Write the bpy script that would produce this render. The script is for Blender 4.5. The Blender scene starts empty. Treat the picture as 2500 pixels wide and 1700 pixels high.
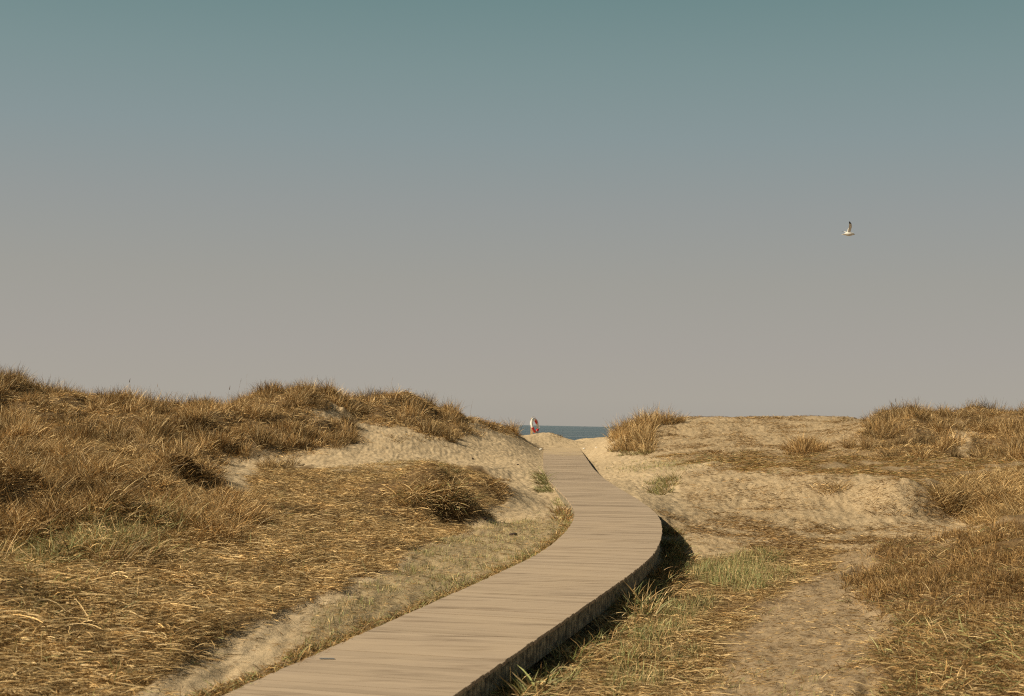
import bpy, math, random
import numpy as np
from mathutils import Matrix, Vector
rng = np.random.default_rng(7); random.seed(7)
S = bpy.context.scene
COL = S.collection

# ------------------------------------------------------------------ camera
FPX = 3472.0                       # focal length in photo pixels (2500 wide)
PITCH = math.atan(187.6 / FPX); ROLL = math.radians(1.15)
CAMZ = 2.0
F = np.array([0, math.cos(PITCH), math.sin(PITCH)])
_R = np.array([1.0, 0, 0]); _U = np.array([0, -math.sin(PITCH), math.cos(PITCH)])
RT = _R * math.cos(ROLL) + _U * math.sin(ROLL)
UP = _U * math.cos(ROLL) - _R * math.sin(ROLL)
cam = bpy.data.cameras.new('camera'); camo = bpy.data.objects.new('camera', cam); COL.objects.link(camo)
camo.matrix_world = Matrix(((RT[0], UP[0], -F[0], 0), (RT[1], UP[1], -F[1], 0), (RT[2], UP[2], -F[2], CAMZ), (0, 0, 0, 1)))
cam.sensor_width = 36; cam.lens = 36 * FPX / 2500; cam.clip_start = 0.1; cam.clip_end = 60000
cam.dof.use_dof = True; cam.dof.focus_distance = 27; cam.dof.aperture_fstop = 3.6
S.camera = camo

# ------------------------------------------------------------------ sky, sun, exposure
SUN_EL = math.radians(38); SUN_AZ = math.radians(-106)    # azimuth from +Y towards +X
w = bpy.data.worlds.new('World'); S.world = w; w.use_nodes = True
nt = w.node_tree; N = nt.nodes; Lk = nt.links; N.clear()
def s2l(c): return tuple(((x / 255) / 12.92 if x / 255 <= .04045 else ((x / 255 + .055) / 1.055) ** 2.4) for x in c)
out = N.new('ShaderNodeOutputWorld'); bg = N.new('ShaderNodeBackground')
sky = N.new('ShaderNodeTexSky'); sky.sky_type = 'NISHITA'; sky.sun_disc = False
sky.sun_elevation = SUN_EL; sky.sun_rotation = SUN_AZ; sky.dust_density = 2.0
tc = N.new('ShaderNodeTexCoord'); sep = N.new('ShaderNodeSeparateXYZ'); ramp = N.new('ShaderNodeValToRGB')
Lk.new(tc.outputs['Generated'], sep.inputs[0]); Lk.new(sep.outputs['Z'], ramp.inputs[0])
stops = [(0.0, (171, 165, 155)), (.02, (173, 167, 157)), (.054, (168, 163, 156)), (.10, (161, 159, 152)), (.151, (151, 155, 153)),
         (.20, (138, 152, 153)), (.245, (126, 147, 147)), (.29, (112, 139, 139)), (.37, (70, 86, 88)), (1.0, (24, 26, 30))]
cr = ramp.color_ramp
while len(cr.elements) < len(stops): cr.elements.new(.5)
for e, (p, c) in zip(cr.elements, stops): e.position = p
for e, (p, c) in zip(cr.elements, stops): e.color = (*s2l(c), 1)
sc = N.new('ShaderNodeVectorMath'); sc.operation = 'SCALE'; sc.inputs['Scale'].default_value = 0.07
Lk.new(sky.outputs[0], sc.inputs[0])
mx = N.new('ShaderNodeMixRGB'); mx.inputs[0].default_value = 0.93
Lk.new(sc.outputs[0], mx.inputs[1]); Lk.new(ramp.outputs[0], mx.inputs[2])
Lk.new(mx.outputs[0], bg.inputs[0]); bg.inputs[1].default_value = 0.87; Lk.new(bg.outputs[0], out.inputs[0])
sd = bpy.data.lights.new('sun', 'SUN'); sd.energy = 5.0; sd.angle = math.radians(.55); sd.color = (1, .86, .64)
so = bpy.data.objects.new('sun', sd); COL.objects.link(so)
sdir = Vector((math.sin(SUN_AZ) * math.cos(SUN_EL), math.cos(SUN_AZ) * math.cos(SUN_EL), math.sin(SUN_EL)))
so.rotation_euler = sdir.to_track_quat('Z', 'Y').to_euler()
S.view_settings.view_transform = 'Standard'; S.view_settings.look = 'None'
S.view_settings.exposure = 0.2; S.view_settings.gamma = 1
S.cycles.use_denoising = False; S.cycles.filter_width = 1.15; S.cycles.max_bounces = 5; S.cycles.diffuse_bounces = 3; S.cycles.transparent_max_bounces = 4

# ------------------------------------------------------------------ helpers
def ray(u, v):
    u = np.asarray(u, float); v = np.asarray(v, float)
    d = F + RT * ((u - 1250) / FPX)[..., None] + UP * ((850 - v) / FPX)[..., None]
    return d / d[..., 1:2]
def P(u, v, Y): return ray(u, v) * Y + np.array([0, 0, CAMZ])
def proj(p):
    q = p - np.array([0, 0, CAMZ]); z = np.maximum(q @ F, .05)
    return 1250 + FPX * (q @ RT) / z, 850 - FPX * (q @ UP) / z
def tag(o, label=None, cat=None, group=None, kind=None):
    if label: o['label'] = label
    if cat: o['category'] = cat
    if group: o['group'] = group
    if kind: o['kind'] = kind
    return o
def obj(name, me, mat=None, parent=None):
    o = bpy.data.objects.new(name, me); COL.objects.link(o)
    if mat: me.materials.append(mat)
    if parent: o.parent = parent
    return o
def empty(name, loc):
    o = bpy.data.objects.new(name, None); COL.objects.link(o); o.location = loc; o.empty_display_size = .2; return o
def npmesh(name, V, faces_idx, loop_start, colors=None, smooth=False, attrs=None):
    me = bpy.data.meshes.new(name)
    me.vertices.add(len(V)); me.vertices.foreach_set('co', np.ascontiguousarray(V, np.float32).ravel())
    me.loops.add(len(faces_idx)); me.loops.foreach_set('vertex_index', faces_idx.astype(np.int32))
    me.polygons.add(len(loop_start)); me.polygons.foreach_set('loop_start', loop_start.astype(np.int32))
    me.polygons.foreach_set('use_smooth', np.full(len(loop_start), smooth))
    if colors is not None:
        a = me.color_attributes.new('Col', 'FLOAT_COLOR', 'POINT')
        c = np.ones((len(V), 4), np.float32); c[:, :3] = colors; a.data.foreach_set('color', c.ravel())
    for k, val in (attrs or {}).items():
        a = me.attributes.new(k, 'FLOAT', 'POINT'); a.data.foreach_set('value', val.astype(np.float32).ravel())
    me.update(calc_edges=True)
    return me
def _hash(ix, iy, seed):
    h = (ix.astype(np.int64) * 374761393 + iy.astype(np.int64) * 668265263 + seed * 974711) & 0xffffffff
    h = ((h ^ (h >> 13)) * 1274126177) & 0xffffffff
    return ((h ^ (h >> 16)) & 0xffffff) / float(0xffffff)
def noise(x, y, seed=0):           # gradient noise about -1..1
    ix = np.floor(x); iy = np.floor(y); fx = x - ix; fy = y - iy
    sx = fx * fx * fx * (fx * (fx * 6 - 15) + 10); sy = fy * fy * fy * (fy * (fy * 6 - 15) + 10)
    def g(i, j):
        a = _hash(ix + i, iy + j, seed) * 2 * math.pi
        return np.cos(a) * (fx - i) + np.sin(a) * (fy - j)
    a = g(0, 0) * (1 - sx) + g(1, 0) * sx; b = g(0, 1) * (1 - sx) + g(1, 1) * sx
    return (a * (1 - sy) + b * sy) * 1.5
def fbm(x, y, seed=0, oct=3):
    t = 0; a = 1
    for k in range(oct): t = t + a * noise(x * 2 ** k, y * 2 ** k, seed + k * 17); a *= .5
    return t
def smooth(a, b, x):
    t = np.clip((x - a) / (b - a), 0, 1); return t * t * (3 - 2 * t)

# ------------------------------------------------------------------ node material helpers
def newmat(name):
    m = bpy.data.materials.new(name); m.use_nodes = True; n = m.node_tree.nodes; l = m.node_tree.links
    return m, n, l, n['Principled BSDF']
def nz(n, l, scale, detail=4, vec=None, rough=.55):
    t = n.new('ShaderNodeTexNoise'); t.inputs['Scale'].default_value = scale; t.inputs['Detail'].default_value = detail
    t.inputs['Roughness'].default_value = rough
    if vec: l.new(vec, t.inputs['Vector'])
    return t.outputs['Fac']
def rampn(n, l, fac, stops):
    r = n.new('ShaderNodeValToRGB'); e = r.color_ramp.elements
    while len(e) < len(stops): e.new(.5)
    for q, (p, c) in zip(e, stops): q.position = p; q.color = (*c, 1) if len(c) == 3 else c
    l.new(fac, r.inputs[0]); return r.outputs[0]
def mixc(n, l, fac, a, b, mode='MIX'):
    m = n.new('ShaderNodeMixRGB'); m.blend_type = mode
    for i, x in enumerate((fac, a, b)):
        if hasattr(x, 'is_linked'): l.new(x, m.inputs[i])
        elif i == 0: m.inputs[0].default_value = x
        else: m.inputs[i].default_value = (*x, 1)
    return m.outputs[0]
def mathn(n, l, op, a, b=None):
    m = n.new('ShaderNodeMath'); m.operation = op
    for i, x in enumerate((a, b)):
        if x is None: continue
        if hasattr(x, 'is_linked'): l.new(x, m.inputs[i])
        else: m.inputs[i].default_value = x
    return m.outputs[0]
def plain(name, color, rough=.7, var=.15, scale=20):
    m, n, l, b = newmat(name)
    t = n.new('ShaderNodeTexCoord')
    f = nz(n, l, scale, 4, t.outputs['Object'])
    c2 = tuple(x * (1 - 2 * var) for x in color); c3 = tuple(min(1, x * (1 + var)) for x in color)
    l.new(rampn(n, l, f, [(.3, c2), (.7, c3)]), b.inputs['Base Color']); b.inputs['Roughness'].default_value = rough
    return m

# ------------------------------------------------------------------ boardwalk course (metres; width 1.5 everywhere)
DK = np.array([4, 8, 12, 16, 20, 24, 28, 34, 40, 46, 52, 62, 70.])
DH = np.array([1.97, 1.919, 1.846, 1.774, 1.701, 1.622, 1.541, 1.418, 1.299, 1.175, 1.049, .86, .8])
def deck_z(Y): return CAMZ - np.interp(Y, DK, DH)
LE = np.array([[-3.35, 4.0], [-2.62, 7.0], [-1.9, 9.99], [-1.67, 10.82], [-1.5, 11.55], [-1.3, 12.37], [-1.06, 13.24], [-0.66, 14.81], [-0.11, 17.06], [0.36, 18.87], [0.67, 20.58], [0.95, 22.78], [1.17, 25.23], [1.22, 26.03], [1.23, 27.87], [1.13, 31.62], [1.0, 35.33], [0.98, 39.05], [1.01, 43.13], [1.15, 49.42], [1.34, 56.94], [1.45, 61.2]])
RE = np.array([[-1.83, 4.0], [-1.1, 7.0], [-0.36, 10.01], [-0.05, 11.18], [0.38, 12.81], [0.82, 14.55], [1.16, 15.77], [1.68, 17.99], [1.95, 19.31], [2.2, 20.87], [2.47, 22.9], [2.65, 24.83], [2.73, 27.06], [2.72, 29.36], [2.64, 31.79], [2.53, 35.07], [2.46, 37.8], [2.48, 42.03], [2.62, 47.9], [2.78, 54.82], [2.95, 61.2]])
def dens(Q, n=400):
    s = np.r_[0, np.cumsum(np.hypot(*np.diff(Q, axis=0).T))]; t = np.linspace(0, s[-1], n)
    return np.c_[np.interp(t, s, Q[:, 0]), np.interp(t, s, Q[:, 1])]
Ld, Rd = dens(LE), dens(RE)
mid = []
for a in Ld:
    j = np.argmin(((Rd - a) ** 2).sum(1)); mid.append((a + Rd[j]) / 2)
mid2 = []
for b in Rd:
    j = np.argmin(((Ld - b) ** 2).sum(1)); mid2.append((b + Ld[j]) / 2)
mid = np.array(mid + mid2); mid = mid[np.argsort(mid[:, 1])]
yy = np.linspace(4.3, 61, 300); cx = np.interp(yy, mid[:, 1], mid[:, 0])
ker = np.hanning(17); ker /= ker.sum(); cxp = np.r_[2 * cx[0] - cx[8:0:-1], cx, 2 * cx[-1] - cx[-2:-10:-1]]
cx = np.convolve(cxp, ker, 'valid')
CL = dens(np.c_[cx, yy], 700)
def path_dist(x, y):               # distance to the centre line, signed: + on the right
    o = np.full(x.shape, 99.0); CX = CL[::4]; T = np.gradient(CX, axis=0); T /= np.hypot(*T.T)[:, None]
    m = (y > 2) & (y < 64) & (np.abs(x) < 6)
    xs, ys = x[m], y[m]; res = np.empty(len(xs))
    for i in range(0, len(xs), 40000):
        a = xs[i:i + 40000, None] - CX[None, :, 0]; b = ys[i:i + 40000, None] - CX[None, :, 1]
        d = a * a + b * b; j = d.argmin(1); k = np.arange(len(j))
        lat = a[k, j] * T[j, 1] - b[k, j] * T[j, 0]
        lon = a[k, j] * T[j, 0] + b[k, j] * T[j, 1]
        dd = np.where((j == 0) | (j == len(CX) - 1), np.sqrt(d[k, j]), np.abs(lat))
        res[i:i + 40000] = np.sign(lat) * dd
    o[m] = res; return o

# ------------------------------------------------------------------ terrain control points  (u, v, distance)
ctl = [
 # left dune crest (terrain, grass stands above it) and its back
 (-300, 905, 40), (0, 935, 41), (110, 962, 42), (180, 982, 43), (300, 976, 43), (420, 990, 44), (500, 1003, 45), (560, 998, 46), (630, 972, 46),
 (720, 962, 46), (800, 963, 47), (845, 988, 48), (930, 972, 49), (1000, 975, 50), (1060, 998, 51), (1150, 1018, 53), (1200, 1035, 55), (1265, 1062, 58),
 # its face
 (0, 1010, 36), (300, 1030, 37), (560, 1050, 40), (700, 1035, 42), (780, 1005, 44), (900, 1025, 46), (1000, 1030, 47), (1100, 1060, 48), (1180, 1062, 51),
 (870, 1065, 43), (1000, 1065, 44), (950, 1085, 42.5), (1100, 1095, 44), (1200, 1095, 47), (1260, 1090, 50),
 (700, 1095, 40), (560, 1120, 38), (600, 1150, 35.5), (760, 1130, 38), (900, 1115, 40), (1050, 1112, 42), (1200, 1130, 42), (1290, 1130, 43),
 (300, 1085, 33), (0, 1070, 32), (1260, 1170, 37), (1220, 1150, 37.5), (1290, 1200, 33),
 # near left mound
 (0, 1112, 24), (200, 1108, 24), (370, 1118, 24), (450, 1150, 23.5), (530, 1180, 23), (-300, 1085, 22), (0, 1170, 20.5), (250, 1175, 20.5), (420, 1205, 20.5),
 (0, 1230, 17.5), (200, 1250, 17.5), (400, 1280, 18), (560, 1300, 18.5), (520, 1230, 20.5), (0, 1330, 14.5), (250, 1350, 14.5), (-300, 1300, 15),
 # grassy shelf between the mound and the sand
 (640, 1185, 24), (760, 1160, 27), (700, 1230, 22), (850, 1230, 23), (880, 1140, 30), (1000, 1128, 31), (1120, 1142, 31), (1200, 1170, 30.5), (1235, 1205, 29),
 (960, 1180, 26.5), (1080, 1190, 26), (1160, 1200, 27.5), (1000, 1215, 24), (1100, 1205, 24.6), (1000, 1270, 22.8), (1090, 1280, 23), (1170, 1262, 25.4), (1250, 1240, 28), (1320, 1255, 27), (930, 1300, 20.5),
 (1150, 1320, 21.5), (1280, 1300, 23), (700, 1330, 17.6), (850, 1380, 17), (1000, 1400, 17.4), (1130, 1400, 17.8), (600, 1400, 15.2),
 (400, 1430, 13.6), (200, 1450, 12.4), (0, 1450, 11.8), (600, 1500, 12.9), (750, 1540, 12.5), (400, 1580, 11.1), (200, 1620, 10), (0, 1620, 9.6), (560, 1640, 10.9),
 (300, 1720, 9.2), (-400, 1500, 11),
 # little sand ridge and the beach crest beyond the boardwalk
 (1275, 1064, 65), (1300, 1061, 65.5), (1345, 1057, 66), (1362, 1063, 66), (1384, 1078, 66), (1330, 1072, 62.5), (1280, 1075, 60), (1300, 1085, 57.5), (1402, 1076, 72), (1440, 1072.5, 73), (1490, 1070.5, 73), (1560, 1069, 71),
 # right far dune
 (1500, 1073, 58), (1490, 1100, 52), (1540, 1112, 50), (1540, 1050, 57), (1590, 1032, 59), (1650, 1022, 60), (1750, 1019, 60), (1900, 1018, 60), (2050, 1020, 59), (2110, 1030, 57),
 (1620, 1060, 55), (1800, 1055, 54), (2000, 1050, 53), (1700, 1085, 51), (1900, 1085, 49), (1600, 1120, 47), (1750, 1112, 47), (1950, 1108, 46.5),
 # right grass dunes
 (2110, 1090, 46), (2150, 1050, 48), (2230, 1030, 48), (2300, 1040, 48), (2220, 1090, 44.5), (2310, 1110, 43.5), (2350, 1050, 48), (2400, 1012, 50), (2500, 1008, 50), (2700, 1000, 48), (2450, 1060, 46), (2450, 1110, 43),
 # shelf and bank
 (1560, 1150, 40), (1700, 1135, 41), (1900, 1130, 42), (2150, 1130, 41), (2400, 1140, 39), (2700, 1150, 36),
 (1650, 1165, 37.5), (1850, 1163, 36.5), (2050, 1170, 35), (2200, 1178, 34), (2260, 1200, 33), (2320, 1190, 34), (2400, 1180, 34.5), (2500, 1185, 34),
 (1580, 1200, 34.5), (1700, 1230, 32.5), (1900, 1240, 31.8), (2080, 1240, 31.5), (2200, 1245, 31.2), (2290, 1265, 31), (2130, 1288, 29.8), (2300, 1288, 30), (1950, 1285, 29.8), (2400, 1262, 31), (2500, 1250, 31),
 (1650, 1270, 29), (1680, 1300, 26.5), (1800, 1300, 27.5), (1980, 1320, 26.5), (2150, 1320, 27), (2350, 1300, 28.5), (1700, 1350, 24), (1850, 1350, 24.3), (2000, 1380, 22.5),
 # near right ground and mound
 (2130, 1350, 22.5), (2260, 1325, 21.5), (2380, 1300, 21), (2500, 1283, 20.5), (2800, 1250, 19), (2200, 1420, 18.2), (2350, 1400, 17.8), (2500, 1400, 16.6), (2050, 1450, 18), (1850, 1430, 19), (1700, 1450, 18.6),
 (1600, 1480, 17.4), (1750, 1550, 15.4), (1950, 1550, 14.7), (2200, 1550, 13.6), (2450, 1550, 12.4), (1450, 1580, 14.4), (1300, 1680, 12.4), (1600, 1680, 12.2), (1900, 1690, 11.4), (2200, 1690, 10.4), (2480, 1690, 9.7), (2900, 1600, 10),
]
cw = [tuple(P(*c)) for c in ctl]
# behind the crests and outside the frame (x, y, height above camera level)
cw += [(x, y, CAMZ + h) for x, y, h in [
 (-22, 45, .9), (-16, 50, .3), (-12, 54, .0), (-7, 56, -.2), (-2.5, 60, -.9), (-30, 30, .9), (-30, 55, .3), (-20, 25, .2), (-14, 16, -.4), (-14, 30, -.1), (-7.5, 29, -1.0), (-5, 30, -1.15), (-10, 28, -.7),
 (-2, 70, -1.4), (.6, 72, -1.5), (2.2, 70.5, -1.4), (3, 80, -1.6), (7, 79, -1.6), (1.9, 78, -1.8), (7, 66, -.3), (12, 68, -.1), (18, 64, -.1), (22, 56, .0), (28, 50, .3), (35, 40, .2), (30, 25, -.6), (16, 16, -1.3), (14, 8, -1.5),
 (-14, 6, -1.4), (0, 3, -2.0), (-4, 4, -1.95), (5, 4, -2.1), (0, -6, -2.1), (-10, -6, -1.9), (10, -6, -2), (-25, 0, -1.4), (25, 5, -1.6), (45, 30, .3), (-45, 35, .6), (45, 60, 0), (-45, 60, .2), (8.7, 24, -1.75)]]
OL = lambda Y: np.interp(Y, [4, 9, 12, 15, 20, 24, 27, 31, 35, 40, 60], [.0, .02, -.01, -.04, -.06, -.08, -.19, -.2, -.05, .03, .06])
OR = lambda Y: np.interp(Y, [4, 10, 14, 18, 22, 25.5, 27.5, 29.5, 36, 42, 47, 53, 58], [-.24, -.24, -.24, -.32, -.42, -.45, -.27, -.03, -.02, -.14, -.17, -.08, .02])
Tg = np.gradient(CL, axis=0); Tg /= np.hypot(*Tg.T)[:, None]; Nr = np.c_[Tg[:, 1], -Tg[:, 0]]
for i in range(4, 700, 16):
    y = CL[i, 1]
    for off, o in ((-.95, OL), (.95, OR)):
        q = CL[i] + Nr[i] * off; cw.append((q[0], q[1], float(deck_z(y) + o(y))))
cw = np.array(cw)
def kern(d2): return np.sqrt(d2 + .36)
def anis(p): return p * np.array([1.0, .55])
Cp = anis(cw[:, :2]); n_ = len(Cp)
A = kern(((Cp[:, None] - Cp[None]) ** 2).sum(2)) - np.eye(n_) * .02
M = np.zeros((n_ + 3, n_ + 3)); M[:n_, :n_] = A; M[:n_, n_] = M[n_, :n_] = 1; M[:n_, n_ + 1:] = Cp; M[n_ + 1:, :n_] = Cp.T
sol = np.linalg.solve(M, np.r_[cw[:, 2], 0, 0, 0])
def base_h(x, y):
    o = np.empty(x.size); X = anis(np.c_[x.ravel(), y.ravel()])
    for i in range(0, len(X), 30000):
        q = X[i:i + 30000]; d = ((q[:, None] - Cp[None]) ** 2).sum(2)
        o[i:i + 30000] = kern(d) @ sol[:n_] + sol[n_] + q @ sol[n_ + 1:]
    return o.reshape(x.shape)

# ------------------------------------------------------------------ ground cover regions (outlines of each patch of growth)
U0_, U1_, V0_, V1_, ST = -600, 3100, 850, 1900, 5
gu, gv = np.meshgrid(np.arange(U0_, U1_, ST) + 2.5, np.arange(V0_, V1_, ST) + 2.5)
def poly(pts):
    inside = np.zeros(gu.shape, bool); n = len(pts)
    for i in range(n):
        x1, y1 = pts[i]; x2, y2 = pts[(i + 1) % n]
        if y1 == y2: continue
        c = ((y1 > gv) != (y2 > gv)) & (gu < (x2 - x1) * (gv - y1) / (y2 - y1) + x1); inside ^= c
    return inside.astype(float)
def blob(u, v, a, b, k=1.0, rot=0):
    c, s = math.cos(math.radians(rot)), math.sin(math.radians(rot))
    X = (gu - u) * c + (gv - v) * s; Y = -(gu - u) * s + (gv - v) * c
    return k * np.clip(1.35 - (X / a) ** 2 - (Y / b) ** 2, 0, 1)
def blur(a, r=1):
    for _ in range(r):
        p = np.pad(a, 1, 'edge'); a = (p[1:-1, :-2] + p[1:-1, 2:] + 2 * p[1:-1, 1:-1]) / 4
        p = np.pad(a, 1, 'edge'); a = (p[:-2, 1:-1] + p[2:, 1:-1] + 2 * p[1:-1, 1:-1]) / 4
    return a
mx_ = np.maximum
TALL = mx_(poly([(-600, 820), (0, 880), (200, 930), (560, 950), (700, 900), (840, 920), (838, 990), (765, 1000), (765, 1022), (850, 1030), (885, 1060), (870, 1075), (830, 1085), (760, 1100), (700, 1110), (600, 1118), (520, 1122), (450, 1135), (-600, 1105)]),
       mx_(poly([(838, 940), (850, 900), (1000, 900), (1080, 950), (1150, 990), (1165, 1020), (1140, 1030), (1150, 1055), (1120, 1072), (1085, 1078), (1060, 1062), (1000, 1045), (930, 1038), (870, 1030), (838, 1010)]),
       poly([(1140, 990), (1200, 980), (1290, 1058), (1262, 1063), (1215, 1047), (1170, 1024)])))
TALL = TALL * (1 - blob(795, 1003, 42, 16, 1, -20)) * (1 - blob(870, 1050, 30, 18, .8))
MESS = poly([(-600, 1080), (390, 1100), (450, 1130), (520, 1175), (580, 1225), (620, 1285), (520, 1330), (300, 1365), (-600, 1420)])
HOL_SHADE = blob(60, 1245, 95, 34, 1) + blob(470, 1140, 80, 20, 1, 28) + blob(320, 1205, 60, 16, .9) + blob(555, 1295, 40, 12, .9) + blob(1085, 1262, 45, 26, 1.2) + blob(1140, 1222, 40, 16, 1)  # hollows whose shade is painted in as dark ground, with the growth thinned
MESS = MESS * (1 - np.clip(HOL_SHADE, 0, 1) * .85)
THAT = poly([(-600, 1340), (300, 1320), (600, 1240), (640, 1150), (700, 1140), (800, 1150), (900, 1140), (1050, 1132), (1180, 1145), (1230, 1190), (1240, 1220), (1190, 1235), (1210, 1265), (1120, 1290), (1080, 1310), (960, 1365), (880, 1420), (740, 1472), (560, 1550), (400, 1630), (250, 1760), (-600, 1760)])
THAT = mx_(THAT, .95 * poly([(1560, 1112), (1800, 1112), (2110, 1100), (3100, 1105), (3100, 1260), (2400, 1265), (2310, 1225), (2230, 1172), (2050, 1160), (1900, 1150), (1750, 1146)]))
RSTR = poly([(1130, 1760), (1230, 1690), (1400, 1560), (1600, 1425), (1680, 1375), (1800, 1355), (2040, 1340), (2060, 1380), (1980, 1430), (1850, 1510), (1820, 1560), (1760, 1760)])
RMND = poly([(2080, 1365), (2200, 1335), (2500, 1275), (3100, 1260), (3100, 1900), (2060, 1900), (2120, 1600), (2150, 1520), (2060, 1430)])
RTAL = mx_(poly([(2085, 1108), (2120, 1040), (2200, 960), (2310, 960), (2325, 1040), (2335, 1075), (2350, 1118), (2250, 1122), (2130, 1118)]),
           poly([(2325, 960), (2400, 940), (3100, 940), (3100, 1130), (2380, 1128), (2365, 1070), (2385, 1042), (2330, 1030)]))
RMES = poly([(2290, 1215), (2330, 1190), (2400, 1168), (2600, 1160), (3100, 1160), (3100, 1290), (2400, 1285), (2320, 1255)])
GREEN = (poly([(1100, 1300), (1280, 1262), (1395, 1262), (1400, 1290), (1330, 1370), (1150, 1450), (850, 1600), (700, 1640), (740, 1540), (900, 1430), (960, 1385)]) * .8
         + blob(1800, 1390, 110, 40, 1.2, -5) + blob(1790, 1425, 60, 30, 1.3) + blob(1650, 1520, 120, 36, .8, -35) + blob(1900, 1410, 60, 25, .4)
         + blob(160, 1350, 190, 55, 1.1, -12) + blob(330, 1290, 140, 45, .7) + blob(40, 1450, 120, 50, .5) + blob(1030, 1142, 140, 13, .9, 2) + blob(1000, 1180, 120, 20, .4)
         + blob(1640, 1135, 160, 14, .8, -4) + blob(1600, 1175, 40, 14, .6) + blob(2250, 1560, 150, 60, .25) + blob(1560, 1650, 170, 55, .65, -20)
         + blob(150, 1500, 200, 60, .22) + blob(60, 1620, 160, 60, .3) + blob(1800, 1650, 100, 40, .2) + blob(2050, 1700, 260, 50, .18) + blob(1520, 1600, 100, 40, .3, -30) + blob(2400, 1620, 150, 50, .25) + blob(850, 1160, 90, 20, .3))
DIRT = poly([(1690, 1760), (1780, 1560), (1850, 1490), (1960, 1415), (2060, 1345), (2140, 1350), (2110, 1430), (2190, 1520), (2160, 1600), (2130, 1760)])
SPRS = mx_(poly([(1640, 1180), (1700, 1150), (2230, 1165), (2330, 1290), (2100, 1330), (1800, 1345), (1750, 1290), (1680, 1240)]) * .75,
           poly([(1590, 1010), (2130, 1010), (2100, 1108), (1560, 1112)]) * .9)
SPRS = mx_(SPRS, blob(1850, 1285, 330, 26, 2.0, 2)); SPRS = mx_(SPRS, blob(1950, 1330, 260, 26, 2.2, 0)); SPRS = mx_(SPRS, blob(1950, 1095, 380, 22, 1.6, 0))
RAST = {}
for k, a, r in (('tall', TALL, 2), ('mess', MESS, 3), ('that', THAT, 3), ('rstr', RSTR, 5), ('rmnd', RMND, 5), ('rtal', RTAL, 2), ('rmes', RMES, 3), ('green', GREEN, 3), ('dirt', DIRT, 6), ('sprs', SPRS, 5), ('hol_shade', HOL_SHADE, 1)):
    RAST[k] = blur(a, r)
def cover(x, y, z):
    """what grows where: values of each kind of cover at world points"""
    u, v = proj(np.c_[x.ravel(), y.ravel(), z.ravel()])
    d = np.maximum(y.ravel(), 3.0)
    wob = 34 * np.clip(20 / d, .35, 1.2)
    u = u + wob * (fbm(x.ravel() * .9, y.ravel() * .6, 31, 4)) ; v = v + .45 * wob * fbm(x.ravel() * .9, y.ravel() * .6, 57, 4)
    i = np.clip((v - V0_) / ST - .5, 0, gv.shape[0] - 1.01); j = np.clip((u - U0_) / ST - .5, 0, gv.shape[1] - 1.01)
    i0 = i.astype(int); j0 = j.astype(int); fi = i - i0; fj = j - j0; o = {}
    for k, a in RAST.items():
        o[k] = (a[i0, j0] * (1 - fi) * (1 - fj) + a[i0 + 1, j0] * fi * (1 - fj) + a[i0, j0 + 1] * (1 - fi) * fj + a[i0 + 1, j0 + 1] * fi * fj).reshape(x.shape)
    return o

# ------------------------------------------------------------------ the ground: one polar sheet
az = np.radians(np.r_[np.arange(-180, -30, 3.0), np.linspace(-30, -21.5, 60, endpoint=False), np.linspace(-21.5, 21.5, 1250), np.linspace(21.5, 30, 60)[1:], np.arange(33, 180.1, 3.0)])
rr = np.r_[0.0, np.exp(np.linspace(math.log(1.2), math.log(7), 40, endpoint=False)), np.exp(np.linspace(math.log(7), math.log(75), 900, endpoint=False)), np.exp(np.linspace(math.log(75), math.log(400), 50))]
LR = np.log(np.maximum(rr, 1e-3))
AZ, RR = np.meshgrid(az, rr); GX = RR * np.sin(AZ); GY = RR * np.cos(AZ)
coarse_far = smooth(55, 90, np.hypot(GX, GY))
BH = base_h(GX, GY)
BH = np.clip(BH, -.6, 4.5)
# rolling dunes beyond the modelled part, beach and shore
roll_ = CAMZ - .9 + .8 * noise(GX / 16 + 3, GY / 13, 5) + .3 * noise(GX / 5, GY / 5, 9)
side = smooth(38, 60, np.abs(GX)); BH = BH * (1 - side) + roll_ * side
back = smooth(0, 12, -GY); BH = BH * (1 - back) + (CAMZ - 1.9 + .4 * noise(GX / 9, GY / 9, 4)) * back
sea_drop = smooth(77, 125, GY + 2.5 * noise(GX / 11, GX * 0, 8)); BH = BH * (1 - sea_drop) + (-3.2) * sea_drop
for u_, v_, y_, amp, rad in ((60, 1245, 17.5, -.7, .6), (0, 1210, 18.5, .25, .7), (440, 1140, 22.8, .3, .5), (520, 1180, 22.2, -.4, .45), (330, 1210, 19.8, -.35, .4), (1060, 1208, 25, .38, .65), (1110, 1262, 23.6, -.32, .45), (1170, 1235, 26, -.2, .5), (260, 1230, 19, -.25, .5), (380, 1200, 20.5, .2, .6),
                             (2120, 1180, 34, .12, 1.0), (2210, 1225, 32.2, .42, 1.0), (2320, 1262, 31.2, -.22, .7), (2090, 1240, 31.8, -.18, .8), (1960, 1195, 34.5, .2, 1.0), (1830, 1225, 32.6, -.12, 1.0), (1730, 1195, 35, .1, .8), (600, 1290, 18.7, -.12, .4), (560, 1270, 18.6, .12, .4)):
    q_ = P(u_, v_, y_); BH += amp * np.exp(-((GX - q_[0]) ** 2 + (GY - q_[1]) ** 2) / (rad * rad))
BH += .05 * noise(GX / 1.7, GY / 1.7, 71) * smooth(52, 58, GY) * smooth(4.5, 7, GX)
PD = path_dist(GX, GY)
near = 1 - smooth(.9, 1.8, np.abs(PD))
CV = cover(GX, GY, BH)
veg = np.clip(np.maximum.reduce([CV['tall'], CV['mess'], CV['rtal'], CV['rmes'], .5 * CV['rmnd'], .4 * CV['that'], .25 * CV['rstr']]), 0, 1)
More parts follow.
